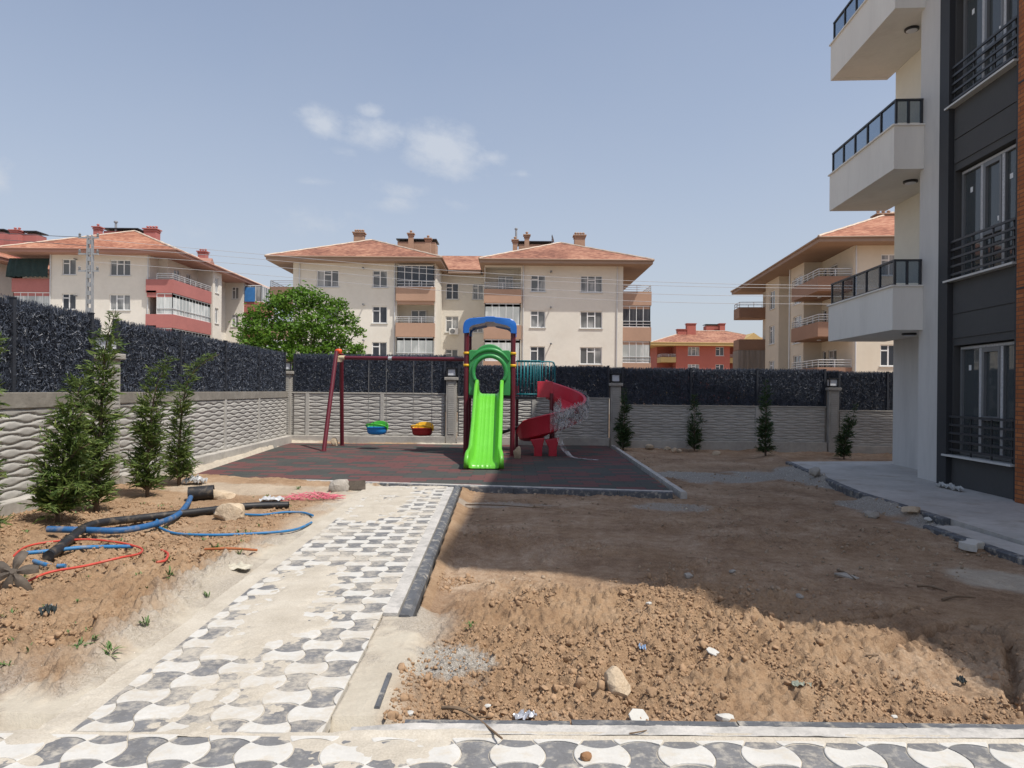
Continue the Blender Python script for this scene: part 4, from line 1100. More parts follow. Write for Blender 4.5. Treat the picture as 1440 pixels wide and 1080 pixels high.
def balcony(par, Mf, u0, u1, w1, z, mat, kind='rail', h=.95, band=.3, ztop=2.75, sides=(1,1), w0=0.0, pane='pane_c', th=.12, rails=3, railmat='rail_w', door=None):
    b = MB(); b.M = Mf
    b.box(u0, u1, w1-th, w1, z-.2, z+h)
    for s, (a, c) in zip(sides, ((u0, u0+th), (u1-th, u1))):
        if s: b.box(a, c, w0, w1-th, z-.2, z+h)
    b.box(u0+(th if sides[0] else 0), u1-(th if sides[1] else 0), w0, w1-th, z-.19, z)
    if band: b.box(u0+.09, u1-.09, w0, w1-.1, z-.2-band, z-.2)
    o = b.build('balcony', mat, par)
    def railing(zb, hh, nr, inset):
        r_ = MB(); r_.M = Mf
        us = u0+inset; ue = u1-inset; we = w1-inset
        path = [(us, w0+.02), (us, we), (ue, we), (ue, w0+.02)]
        segs = [s for s, ok in zip(zip(path[:-1], path[1:]), (sides[0], 1, sides[1])) if ok]
        for (a, c) in segs:
            for i in range(nr): zz_ = zb+hh*(i+1)/nr; r_.tube([(a[0],a[1],zz_),(c[0],c[1],zz_)], .024 if i < nr-1 else .032, 5)
            ln = math.hypot(c[0]-a[0], c[1]-a[1]); k = max(1, int(ln/1.0))
            for i in range(k+1): p = (a[0]+(c[0]-a[0])*i/k, a[1]+(c[1]-a[1])*i/k); r_.tube([(p[0],p[1],zb),(p[0],p[1],zb+hh)], .026, 5)
        r_.build('railing', M[railmat], o)
    if kind in ('rail', 'glass_rail'): railing(z+h, .50, rails, .06)
    if kind in ('glass', 'glass_rail'):
        zb, zt = z+h+.0, z+ztop
        g_ = MB(); fr = MB(); g_.M = fr.M = Mf; i_ = .10
        us = u0+i_; ue = u1-i_; we = w1-i_
        path = [(us, w0+.02), (us, we), (ue, we), (ue, w0+.02)]
        for s, ((a, c)) in zip((sides[0], 1, sides[1]), zip(path[:-1], path[1:])):
            if not s: continue
            g_.quad((a[0],a[1],zb),(c[0],c[1],zb),(c[0],c[1],zt),(a[0],a[1],zt))
            ln = math.hypot(c[0]-a[0], c[1]-a[1]); k = max(1, int(round(ln/.62)))
            for i in range(k+1): p = (a[0]+(c[0]-a[0])*i/k, a[1]+(c[1]-a[1])*i/k); fr.box(p[0]-.022, p[0]+.022, p[1]-.022, p[1]+.022, zb+.06, zt-.07)
            lo = (min(a[0],c[0])-.03, max(a[0],c[0])+.03, min(a[1],c[1])-.03, max(a[1],c[1])+.03)
            fr.box(*lo, zt-.07, zt); fr.box(*lo, zb+.002, zb+.06)
        g_.build('glazing', M[pane], o); fr.build('glazing_frame', M['frame_w'], o)
    return o
def hip_roof(par, x0, x1, y0, y1, z0, zr, run, mat, fmat, axis='y', th=.32, caps=True, soffit=None):
    if axis == 'y': xm = (x0+x1)/2; a = (xm, y0+run, zr); b_ = (xm, y1-run, zr)
    else: ym = (y0+y1)/2; a = (x0+run, ym, zr); b_ = (x1-run, ym, zr)
    c = [(x0,y0,z0),(x1,y0,z0),(x1,y1,z0),(x0,y1,z0)]
    f = [(0,1,4),(1,2,5,4),(2,3,5),(3,0,4,5)] if axis == 'y' else [(0,1,5,4),(1,2,5),(2,3,4,5),(3,0,4)]
    m_ = MB(); m_.add(c+[a, b_], f); ro = m_.build('roof', mat, par)
    e = MB(); e.box(x0+.06, x1-.06, y0+.06, y1-.06, z0-th, z0-.015); e.build('eave', fmat, par)
    g_ = MB()
    for p, q in ((x0,y0),(x1,y0)), ((x0,y1),(x1,y1)): g_.tube([(p[0],p[1],z0-.03),(q[0],q[1],z0-.03)], .06, 6)
    for p, q in ((x0,y0),(x0,y1)), ((x1,y0),(x1,y1)): g_.tube([(p[0],p[1],z0-.03),(q[0],q[1],z0-.03)], .06, 6)
    g_.build('gutter', fmat, par)
    r_ = MB()
    ends = [(c[0],a),(c[1],a if axis == 'y' else b_),(c[2],b_),(c[3],b_ if axis == 'y' else a),(a,b_)]
    for p, q in ends: 
        n = 14; r_.tube([Vector(p).lerp(Vector(q), i/n)+Vector((0,0,.02+(.02 if i % 2 else 0))) for i in range(n+1)], .085, 6)
    r_.build('ridge_cap', M['ridge'], ro)
    return ro
def chimney(ro, x, y, z0, z1, w_, d_, mat, pots=0, cap=True, dark=False):
    b = MB(); b.box(x-w_/2, x+w_/2, y-d_/2, y+d_/2, z0, z1)
    if dark: b.build('chimney', mat, ro); b = MB(); b.box(x-w_/2-.12, x+w_/2+.12, y-d_/2-.12, y+d_/2+.12, z1+.20, z1+.30); 
    if dark:
        for s in (-1, 1): b.box(x+s*(w_/2-.08)-.04, x+s*(w_/2-.08)+.04, y-.04, y+.04, z1, z1+.2)
        return b.build('chimney_cover', M['blackroof'], ro)
    if cap: b.box(x-w_/2-.13, x+w_/2+.13, y-d_/2-.13, y+d_/2+.13, z1, z1+.10); b.box(x-w_/2-.06, x+w_/2+.06, y-d_/2-.06, y+d_/2+.06, z1-.18, z1-.08)
    for i in range(pots):
        px_ = x-w_/2+w_*(i+.5)/pots; b.lathe([(.11,0),(.09,.18),(.14,.19),(.14,.25),(.04,.32)], (px_, y, z1+.1), 8)
    return b.build('chimney', mat, ro)
def walls(par, edges, z0, z1, mat, name='wall'):
    b = MB(); 
    for e in edges:
        Mf, Ln = edge_frame(e['p'], e['q']); hs = [(w_[0], w_[1], w_[2], w_[3], .14) for w_ in e.get('wins', [])]+e.get('logs', [])
        wall_face(b, Mf, Ln, z0, z1, hs)
    o = b.build(name, mat, par)
    for e in edges:
        Mf, Ln = edge_frame(e['p'], e['q'])
        for w_ in e.get('wins', []): window(par, Mf, *w_[:5], pane=w_[5] if len(w_) > 5 else 'pane')
    return o
def downpipe(par, x, y, z0, z1): 
    b = MB(); b.tube([(x,y,z0),(x,y,z1)], .05, 6); b.build('downpipe', M['rail_w'], par)

# ------------------------------------------------------------------ central apartment building
OC = (-18.3, 58.0)
def lx(px, Y=58.0): return (px-720)*Y/F-OC[0]
cbld = thing('apartment_building', 'long cream apartment building with two tiled hip roofs behind the playground', 'building', (OC[0], OC[1], 0), 0, 'apartment buildings beyond the wall')
def rows(u0, u1, n, zoff=0, panes=('pane','pane','pane'), hgt=1.42): return [(u0, u1, 10.13-2.98*i+zoff, 10.13+hgt-2.98*i+zoff, n, panes[i]) for i in range(len(panes))]
FL = [9.2, 6.22, 3.24]; ZE = 12.45; ZW = 12.15
xA0, xA1 = 0.0, 11.9; xB0, xB1 = lx(680), lx(875); ym = 5.0
la, lb = lx(557), lx(610)
lb0, lb1 = lx(680), lx(731)
logA = [(la, lb, z+.0, z+2.72, 1.5) for z in FL]; logB = [(.05, lb1-lb0, z, z+2.72, 1.5) for z in FL]
E = [dict(p=(xA0,0), q=(xA1,0), wins=rows(lx(444), lx(475), 3)+rows(lx(522.5), lx(543.5), 2, 0, ('pane','pane_d','pane_d')), logs=logA),
     dict(p=(xA1,0), q=(xA1,ym)), 
     dict(p=(xA1,ym), q=(xB0,ym), wins=[(.35,1.5,9.85-2.98*i,11.3-2.98*i,2,p) for i, p in enumerate(('pane_d','pane','pane'))]+[(2.75,3.75,9.85-2.98*i,11.3-2.98*i,2,'pane') for i in range(3)]),
     dict(p=(xB0,ym), q=(xB0,0)),
     dict(p=(xB0,0), q=(xB1,0), wins=rows(lx(745)-xB0, lx(766)-xB0, 2, -.25, ('pane','pane','pane_d'))+rows(lx(815)-xB0, lx(846)-xB0, 3, -.28), logs=logB),
     dict(p=(xB1,0), q=(xB1,16)), dict(p=(xB1,16), q=(xA0,16)), dict(p=(xA0,16), q=(xA0,0))]
walls(cbld, E, -.3, ZW, M['plaster'])
MfA, _ = edge_frame((xA0,0),(xA1,0)); MfB, _ = edge_frame((xB0,0),(xB1,0))
for i, kd in enumerate(('glass_rail','rail','glass_rail')):
    balcony(cbld, MfA, la-.02, lb+.05, .42, FL[i], M['salmon'], kd, pane=('pane_d','pane','pane_c')[i], rails=2 if kd != 'rail' else 3)
for i, kd in enumerate(('rail','glass','glass')):
    balcony(cbld, MfB, -.02, lb1-lb0+.05, .42, FL[i]-.12, M['salmon'], kd, pane='pane_c')
for Mf_, u, k in ((MfA, la+1.0, 1), (MfB, 1.1, 0)):
    for i in range(3): window(cbld, Mf_ @ Matrix.Translation((0,-1.38,0)), u, u+1.3, FL[i]+.05, FL[i]+2.2, 2, 'pane', off=.13, sill=False, name='balcony_door')
Mleft, _ = edge_frame((xA0,16),(xA0,0)); Mright, _ = edge_frame((xB1,0),(xB1,16))
for i, kd in enumerate(('rail','rail','glass')):
    balcony(cbld, Mleft, 16-4.6, 16-.15, 2.0, FL[i], M['salmon'], kd)
for i, kd in enumerate(('rail','glass_rail','glass_rail')):
    balcony(cbld, Mright, .12, 4.6, 2.4, FL[i]-.15, M['salmon'], kd, pane=('pane','pane_d','pane_c')[i], rails=2 if i else 3)
roA = hip_roof(cbld, -1.9, 12.5, -1.3, 18, ZE, 15.35, 7.3, M['roof'], M['fascia'])
roB = hip_roof(cbld, lx(672,56.7), lx(918,56.7), -1.3, 18, ZE-.08, 15.25, 7.3, M['roof'], M['fascia'])
m_ = MB(); xa, xb = 4.5, 22.0; m_.add([(xa,3.9,ZE-.1),(xb,3.9,ZE-.1),(xb,10.5,14.85),(xa,10.5,14.85),(xa,17,ZE-.1),(xb,17,ZE-.1)], [(0,1,2,3),(3,2,5,4)]); m_.build('roof', M['roof'], cbld)
m_ = MB(); m_.box(xA1+.62, lx(671,56.7)-.02, 3.95, 6, ZE-.42, ZE-.12); m_.build('eave', M['fascia'], cbld)
def cz(py, px, Y): return CAMH+(550+(px-720)*sr-py)*Y/F
def chim_at(ro, pxa, pxb, pytop, Y, dpt, mat, pots, org=OC, dark=False, zb=12.6):
    x = ((pxa+pxb)/2-720)*Y/F-org[0]; chimney(ro, x, Y-org[1], zb, cz(pytop, (pxa+pxb)/2, Y)-.1-(.3 if pots else 0), (pxb-pxa)*Y/F-.1, dpt, mat, pots, True, dark)
chim_at(roA, 496, 511, 323, 67, .8, M['chim'], 4)
chim_at(roA, 572, 580, 324, 68, .5, M['chim'], 1); chim_at(roA, 596, 604.5, 331, 67, .5, M['chim'], 1)
chim_at(roA, 559, 613, 342, 70, 2.2, M['chim'], 0, dark=True)
chim_at(roB, 718.5, 726.5, 333, 66.5, .5, M['chim'], 1); chim_at(roB, 735, 743, 326, 66.5, .5, M['chim'], 1)
chim_at(roB, 727, 774, 345, 69, 2, M['chim'], 0, dark=True); chim_at(roB, 805, 821, 327, 67, .8, M['chim'], 4)
b = MB(); p = Q(726, 319, 66.5); b.tube([(p.x-OC[0], 9.6, 13.5),(p.x-OC[0], 9.6, p.z)], .10, 8); b.lathe([(.16,0),(.16,.1),(.02,.2)], (p.x-OC[0], 9.6, p.z), 8); b.build('flue', M['pole'], roB)
b = MB(); p = Q(776, 336, 66); c = Vector((p.x-OC[0], 8, p.z))
b.lathe([(.0,.0),(.25,.03),(.40,.11),(.405,.12),(.25,.05),(.0,.02)], (0,0,0), 16)
b.V = [tuple(Matrix.Rotation(R(75), 3, 'Y') @ Vector(v)+c) for v in b.V]; b.tube([c, c-Vector((0,0,.9))], .03, 5); b.build('satellite_dish', M['pole'], roB)
b = MB(); p = Q(638, 466, 62.7); b.box(p.x-OC[0]-.4, p.x-OC[0]+.4, 4.55, 4.99, p.z-.28, p.z+.28); o = b.build('air_conditioner', M['frame_w'], cbld, bevel=.03)
b = MB(); b.lathe([(.0,0),(.22,.0),(.22,.01),(.0,.012)], (0,0,0), 16); b.V = [(v[0]+p.x-OC[0]-.1, 4.54-v[2], v[1]+p.z) for v in b.V]; b.build('fan_grille', M['frame_g'], o)
for x, y in ((lx(556)-.12,-.07), (xA0+.55,-.07), (lx(733)+.1,-.07), (xB1-.5,-.07)): downpipe(cbld, x, y, 0, ZW)
for px, pys in ((512, (378, 429, 479)), (774.5, (383, 433, 484))):
    for py in pys:
        p = Q(px, py, 58); b = MB(); b.tube([(p.x-OC[0], 0, p.z),(p.x-OC[0], -.42, p.z)], .055, 6); b.lathe([(.09,0),(.09,.12)], (p.x-OC[0], -.42, p.z-.05), 8); b.build('flue', M['frame_g'], cbld)

# ------------------------------------------------------------------ left apartment building (pink balconies)
OL = (-39.9, 60.0); zo = .85
lbld = thing('apartment_building', 'cream apartment building with pink red balconies and corner roof at left', 'building', (OL[0], OL[1], 0), 0, 'apartment buildings beyond the wall')
def ll(px, Y=60.0): return (px-720)*Y/F-OL[0]
fp = [(0,0),(8.6,0),(8.6,1.5),(9.4,1.5),(9.4,7.4),(10.9,7.4),(10.9,9.4),(9.0,9.4),(9.0,15),(10.9,15),(10.9,22),(0,22)]
E = [dict(p=a, q=b) for a, b in zip(fp, fp[1:]+fp[:1])]
wl = rows(ll(86), ll(105.5), 2, zo+.30, ('pane','pane_d','pane'), 1.36)+rows(ll(153), ll(182), 3, zo+.27, ('pane','pane','pane'), 1.36)
E[0]['wins'] = wl
E[8]['wins'] = [(.65, 1.4, 10.4+zo-2.98*i, 11.7+zo-2.98*i, 2, 'pane') for i in range(3)]
E[5]['wins'] = [(.5, 1.3, 10.1+zo-2.98*i, 11.6+zo-2.98*i, 2, 'pane') for i in range(3)]
E[3]['wins'] = [(1.2, 2.4, 9.3+zo-2.98*i, 11.5+zo-2.98*i, 2, 'pane') for i in range(3)]+[(3.6, 4.6, 9.3+zo-2.98*i, 11.5+zo-2.98*i, 2, 'pane') for i in range(3)]
walls(lbld, E, -.3, ZW+zo, M['plaster2'])
MfL, _ = edge_frame((8.6,0),(10.9,0)); 
for i, kd in enumerate(('rail','glass_rail','glass_rail')):
    z = FL[i]+zo-.1; MfN = frame_m((9.4,1.5,0), (0,1), (1,0))   # u runs back along the side, w outward
    balcony(lbld, MfN, -1.9, 5.7, 1.45, z, M['pinkred'], kd, pane='pane_c', rails=3 if i == 0 else 1, band=.35)
    b = MB(); b.box(8.55, 9.4, -.4, 1.48, z-.19, z-.01); b.box(8.5, 9.4, -.40, -.28, z-.2, z+.95); b.box(8.55, 9.4, -.32, 1.4, z-.55, z-.2); b.build('balcony_return', M['pinkred'], lbld)
ML, _ = edge_frame((0,22),(0,0))
o1 = balcony(lbld, ML, 18.2, 21.95, 3.3, FL[0]+zo-.05, M['pinkred'], 'none', band=.35)
o2 = balcony(lbld, ML, 18.2, 21.95, 3.3, FL[1]+zo-.05, M['pinkred'], 'glass_rail', pane='pane_c', band=.35, rails=1)
o3 = balcony(lbld, ML, 18.2, 21.95, 3.3, FL[2]+zo-.05, M['pinkred'], 'glass', pane='pane_c', band=.35)
b = MB(); zz1 = FL[0]+zo+.9; nx = 24
top = []; bot = []
for i in range(nx+1):
    f = i/nx; u = -3.45+3.45*f
    top.append((u, -.02, zz1+1.72)); bot.append((u-.12*(1-f)+.02, -.32+.05*math.sin(i*1.9), zz1+.08+.05*math.sin(i*2.3)))
mid = [((a[0]+c[0])/2, (a[1]+c[1])/2-.10-.05*math.sin(i*1.3), (a[2]+c[2])/2) for i, (a, c) in enumerate(zip(top, bot))]
b.rings([top, mid, bot], False, False); b.add([top[0], mid[0], bot[0], (-3.4,1.5,zz1+.1), (-3.4,1.5,zz1+1.7)], [(0,1,2,3,4)])
b.build('awning', M['awning'], o1, True)
roL = hip_roof(lbld, -3.7, 11.5, -1.3, 24, ZE+zo+.02, 16.5, 7.6, M['roof2'], M['fascia_p'])
m_ = MB(); m_.add([(8.7,11.5,14.3),(8.7,13.1,14.3),(8.7,12.3,15.1),(6,11.5,15.0),(6,13.1,15.0),(6,12.3,15.2)], [(0,1,2),(0,2,5,3),(1,4,5,2)]); m_.build('dormer', M['fascia_p'], roL)
if 0: m_.add([(7,17,ZE+zo),(12.4,17,ZE+zo-.1),(12.4,20,15.3),(5,20,15.3),(12.4,23,ZE+zo-.1),(7,23,ZE+zo)], [(0,1,2,3)])
Mw, _ = edge_frame((10.9,15),(10.9,22))
for i, kd in enumerate(('glass','rail','rail')): balcony(lbld, Mw, .2, 4.2, 1.9, FL[i]+zo, M['pinkred_d'], kd, pane='pane')
b = MB(); b.box(11.0, 12.1, 15.1, 15.14, FL[0]+zo+.95, FL[0]+zo+2.5); b.build('blue_blind', M['awning_b'], lbld)
for a in ((131,141,315,68,.6,1), (203,221,318,68,.9,4)): chim_at(roL, a[0], a[1], a[2], a[3], a[4], M['pinkred'], a[5], OL, zb=14)
chim_at(roL, 152, 200, 327, 71, 2.2, M['pinkred_d'], 0, OL, True, 14); chim_at(roL, 278, 290, 350, 78, .8, M['pinkred'], 3, OL, zb=13)
b = MB(); p = Q(163, 313, 70); b.tube([(p.x-OL[0], 10, 14.5),(p.x-OL[0], 10, p.z)], .11, 8); b.lathe([(.2,0),(.2,.12),(.02,.2)], (p.x-OL[0],10,p.z), 8); b.build('flue', M['pole'], roL)
downpipe(lbld, ll(70), -.07, 0, ZW+zo); downpipe(lbld, 8.5, -.07, 0, ZW+zo)
for py in (365, 416): 
    p = Q(108, py, 60); b = MB(); b.tube([(p.x-OL[0], 0, p.z),(p.x-OL[0], -.4, p.z)], .055, 6); b.build('flue', M['frame_g'], lbld)

# far left neighbour with pink chimneys
OF = (-60.0, 63.0)
fb = thing('apartment_building', 'apartment building cut off by left edge, pink chimneys above its roof', 'building', (OF[0], OF[1], 0), 0, 'apartment buildings beyond the wall')
fp = [(0,0),(12.6,0),(12.6,16),(0,16)]
E = [dict(p=a, q=b) for a, b in zip(fp, fp[1:]+fp[:1])]
E[0]['wins'] = rows(9.0, 10.2, 2, .6); walls(fb, E, -.3, 13.0, M['plaster2'])
roF = hip_roof(fb, -1.5, 14.0, -1.3, 18, 13.3, 16.0, 7.5, M['roof2'], M['fascia_p'])
chim_at(roF, -6, 14, 328, 70, 2, M['pinkred'], 0, OF, True, 14); chim_at(roF, 16, 29, 320, 69, .9, M['pinkred'], 2, OF, zb=14); chim_at(roF, 37, 57, 330, 70, 1.6, M['pinkred'], 0, OF, True, 14)

# ------------------------------------------------------------------ right rear apartment building
OR_ = (22.5, 46.0); zr = -.62
rb_ = thing('apartment_building', 'cream apartment building with brown balconies partly hidden by the near block', 'building', (OR_[0], OR_[1], 0), R(-4.9), 'apartment buildings beyond the wall')
fp = [(0,0),(12,0),(12,22),(0,22),(0,16.2),(-1.3,16.2),(-1.3,12.2),(.8,12.2),(.8,9.3),(-1.3,9.3),(-1.3,5.9),(0,5.9)]
E = [dict(p=a, q=b) for a, b in zip(fp, fp[1:]+fp[:1])]
E[0]['wins'] = rows(1.72, 2.75, 2, zr-.1, ('pane','pane','pane_d'))
E[9]['wins'] = [(1.0, 2.9, 9.1+zr-3.02*i, 11.2+zr-3.02*i, 2, 'pane') for i in range(3)]
E[11]['wins'] = [(1.3, 3.0, 9.25+zr-3.02*i, 11.4+zr-3.02*i, 2, 'pane') for i in range(3)]+[(.2, .95, 9.25+zr-3.02*i, 11.4+zr-3.02*i, 1, 'pane_d') for i in range(3)]
E[5]['wins'] = [(1.2, 2.8, 9.5+zr-3.02*i, 11.1+zr-3.02*i, 2, 'pane') for i in range(3)]
walls(rb_, E, -.3, ZW+zr, M['plaster_r'])
MR, _ = edge_frame((0,13.4),(0,0))
for i in range(3):
    balcony(rb_, MR, 13.4-5.88, 13.4-.2, 2.2, 8.65-3.03*i, M['brown_pl'], 'rail', h=.78, band=0, rails=3)
    b = MB(); b.lathe([(.14,0),(.14,.06),(.0,.1)], (-1.1, 3.2, 8.38-3.03*i), 12); b.build('soffit_lamp', M['lamp_glass'], rb_)
MR2, _ = edge_frame((0,22),(0,16.6))
for i in range(3):
    o = balcony(rb_, MR2, -.3, 1.9, 2.7, 8.95-3.03*i, M['brown_pl'], 'rail' if i < 1 else 'none', h=.80, band=0, rails=2)
    if i == 1:
        b = MB(); nx = 40; pr = []
        path = [(-2.75, 22.3)]+[( -2.75, 22.3-2.3*k/20) for k in range(21)]+[(-2.75+2.7*k/20, 19.98) for k in range(1, 21)]
        b.rings([[(x+.04*math.sin(k*2.1), y+.04*math.cos(k*1.7), z) for k, (x, y) in enumerate(path)] for z in (8.9-3.03-.2, 4.4, 3.2)], False, False)
        b.build('curtain_awning', M['awning_s'], o, True)
roR = hip_roof(rb_, -2.75, 13.5, -1.4, 23.4, 11.72, 15.2, 8.1, M['roof2'], M['fascia'])
chim_at(roR, 1153, 1166, 327, 50, .7, M['chim'], 4, (22.0,46), zb=11.5); chim_at(roR, 1217, 1240, 298, 52, .9, M['chim'], 3, (22.6,46), zb=12)
downpipe(rb_, .12, -.07, 0, ZW+zr); downpipe(rb_, -1.37, 9.1, 0, ZW+zr)

# ------------------------------------------------------------------ red building far behind
OD = (25.5, 120.0)
rd = thing('apartment_building', 'small distant red apartment building with yellow eaves', 'building', (OD[0], OD[1], 0), 0, 'apartment buildings beyond the wall')
def lr(px, Y=120.0): return (px-720)*Y/F-OD[0]
wd_ = lr(1026)
fp = [(2.7,0),(wd_,0),(wd_,3),(wd_+4,3),(wd_+4,14),(0,14),(0,3),(2.7,3)]
E = [dict(p=a, q=b) for a, b in zip(fp, fp[1:]+fp[:1])]
E[0]['wins'] = [(lr(967)-2.7, lr(983)-2.7, 8.0-3.0*i, 9.5-3.0*i, 3, 'pane') for i in range(3)]+[(lr(1006)-2.7, lr(1017.5)-2.7, 8.0-3.0*i, 9.5-3.0*i, 2, 'pane_d') for i in range(3)]
walls(rd, E, -.3, 9.9, M['redwall'])
Md, _ = edge_frame((0,0),(2.7,0)); Md2, _ = edge_frame((wd_,0),(wd_+4,0))
for i in range(3):
    balcony(rd, Md @ Matrix.Translation((0,-3,0)), 0.05, 2.65, 3.2, 7.0-3*i, M['yellow_pl'], 'rail', h=.7, band=0)
    balcony(rd, Md2 @ Matrix.Translation((0,-3,0)), 0.05, 3.6, 2.6, 7.0-3*i, M['yellow_pl'], 'rail', h=.7, band=0)
roD = hip_roof(rd, -1.9, 22, -1.3, 16, 10.15, 12.9, 8.6, M['roof'], M['yellow_pl'], 'x', .5)
m_ = MB(); m_.add([(14.3,1,10.6),(18.6,1,10.6),(16.4,1,12.1),(14.3,8,10.6),(18.6,8,10.6),(16.4,8,12.1)], [(0,1,2),(0,2,5,3),(1,4,5,2)]); m_.build('dormer', M['yellow_pl'], rd)
for a in ((951,964,463,125,1.2), (964,977,455,125,1.2), (1010,1018,455,128,1.1)): chim_at(roD, a[0], a[1], a[2], a[3], a[4], M['redwall'], 0, OD, False, 10)
chim_at(roD, 990, 1012, 458, 130, 2, M['redwall'], 0, OD, True, 10)
b = MB(); b.tube([(lr(1015,128),8,11),(lr(1015,128),8,14.4)], .07, 5); b.box(lr(1015,128)-.5, lr(1015,128)+.5, 7.98, 8.02, 13.9, 13.96); b.build('antenna', M['pole'], roD)

# ------------------------------------------------------------------ near apartment block on the right
nb = thing('apartment_building', 'new grey apartment block with glass railed balconies, near right edge', 'building', (7.03, 0, 0), R(-3.5), 'apartment buildings round the yard')
H = 14.95; ST = 3.085
def prt(b, name, mat, par=nb, **k): return b.build(name, mat, par, **k)
# dark bay opening edges; outer face x=0, frames u measured from far end
b = MB()
Mo, Lo = edge_frame((0,13.5),(0,12.70)); wall_face(b, Mo, Lo, -.3, H, []); 
Mo, Lo = edge_frame((.75,13.5),(0,13.5)); wall_face(b, Mo, Lo, -.3, H, [])
Mo, Lo = edge_frame((0,8.55),(0,1.6)); wall_face(b, Mo, Lo, -.3, H, [])
Mo, Lo = edge_frame((0,1.6),(12,1.6)); wall_face(b, Mo, Lo, -.3, H, [])
Mo, Lo = edge_frame((12,1.6),(12,16.1)); wall_face(b, Mo, Lo, -.3, H, [])
Mo, Lo = edge_frame((12,16.1),(.75,16.1)); wall_face(b, Mo, Lo, -.3, H, [])
b.box(-.003, .004, 12.703, 13.497, 3.30, 3.312)
prt(b, 'wall', M['grey_wall'])
b = MB(); Mo, Lo = edge_frame((.75,16.1),(.75,13.5)); wall_face(b, Mo, Lo, -.3, 2.85, []); prt(b, 'ground_floor_wall', M['grey_wall'])
b = MB(); wall_face(b, Mo, Lo, 2.85, H, []); prt(b, 'recess_wall', M['recess_wall'])
b = MB(); b.box(-1.0, 12.6, 1.55, 16.9, H, H+.3); prt(b, 'roof', M['white_wall'])
Mb, Lb = edge_frame((0,12.70),(0,10.50))     # u: 0 far end .. 2.2 near end
wins = [(.34, 2.04, .52+ST*k, 2.47+ST*k, .24) for k in range(5)]
b = MB(); 
wall_face(b, Mb @ Matrix.Translation((0,-.03,0)), Lb, -.3, H, wins); prt(b, 'dark_panel', M['dark_panel'])
for k in range(4):
    zz = 3.02+ST*k
    for za, zb in ((2.60+ST*k, zz-.012), (zz+.012, 3.48+ST*k)): b = MB(); b.M = Mb; b.box(.33, 2.05, -.029, -.012, za, zb); prt(b, 'cladding_board', M['dark_panel'])
b = MB(); b.M = Mb; b.box(.0, .30, -.06, .07, -.3, H-.002); prt(b, 'dark_frame', M['dark_frame'])
b = MB(); b.M = Mb; b.box(2.06, 2.2, -.06, .03, -.3, H-.002); prt(b, 'dark_frame', M['dark_frame'])
b = MB(); b.box(-.10, .3, 8.55, 10.49, -.3, H-.003); prt(b, 'brick_cladding', M['brick'])
b = MB(); b.box(-.108, -.101, 8.56, 10.48, 3.19, 3.215); b.box(-.108, -.101, 8.56, 10.48, 6.27, 6.295); prt(b, 'cladding_joint', M['dark_frame'])
for k in range(5):
    z0, z1 = .56+ST*k, 2.45+ST*k; u0, u1 = .36, 2.02
    f = MB(); f.M = Mb; w0, w1 = -.20, -.13; t = .06
    f.box(u0,u1,w0,w1,z1-t,z1); f.box(u0,u1,w0,w1,z0,z0+t); f.box(u0,u0+t,w0,w1,z0+t,z1-t); f.box(u1-t,u1,w0,w1,z0+t,z1-t)
    for s in (.36, .70): m_ = u0+(u1-u0)*s; f.box(m_-.045,m_+.045,w0,w1+.006,z0+t,z1-t)
    a_, c_ = u0+(u1-u0)*.36+.05, u0+(u1-u0)*.70-.05; f.box(a_, c_, w0, w1+.012, z1-t-.07, z1-t-.001); f.box(a_, c_, w0, w1+.012, z0+.62, z0+.69); f.box(a_,a_+.05,w0,w1+.012,z0+.69,z1-t-.07); f.box(c_-.05,c_,w0,w1+.012,z0+.69,z1-t-.07)
    wo = prt(f, 'window', M['frame_g'])
    f = MB(); f.M = Mb
    for s in (.36, .70): m_ = u0+(u1-u0)*s; f.box(m_-.03,m_+.03,w1+.0065,w1+.0085,z0+t,z1-t)
    f.box(u0+.02,u1-.02,w1+.001,w1+.003,z1-t+.012,z1-.012); f.build('protective_film', M['film'], wo)
    f = MB(); f.M = Mb; f.box(u0+.03,u1-.03,-.175,-.165,z0+.03,z1-.03); f.build('pane', M['glass_win'], wo)
    f = MB(); f.M = Mb; f.box(u0+.20,u0+.27,-.1645,-.1635,z1-.42,z1-.33); f.box(u0+1.25,u0+1.33,-.1645,-.1635,z1-.5,z1-.42) if k else None; f.box(u0+.95,u0+1.03,-.1645,-.1635,z0+.8,z0+.88) if k else None; f.build('sticker', M['frame_w'], wo)
    f = MB(); f.M = Mb; f.box(u0-.3,u1+.3,-2.2,-2.15,z0-.5,z1+.3); f.box(u0-.3,u1+.3,-2.15,-.3,z0-.5,z0-.45); f.build('room_wall', M['plinth'], wo)
    f = MB(); f.M = Mb; f.box(.20,2.10,-.24,.10,z0-.045,z0-.012); f.build('sill', M['sill'], wo)
    r_ = MB(); r_.M = Mb
    for i in range(5): zz = z0+.06+.145*i; r_.box(.305,2.055,.0,.03,zz,zz+.038)
    for u in (.34,.9,1.46,1.97): r_.box(u-.015,u+.015,-.021,-.001,z0-.01,z0+.68)
    prt(r_, 'window_railing', M['steel_dark'])
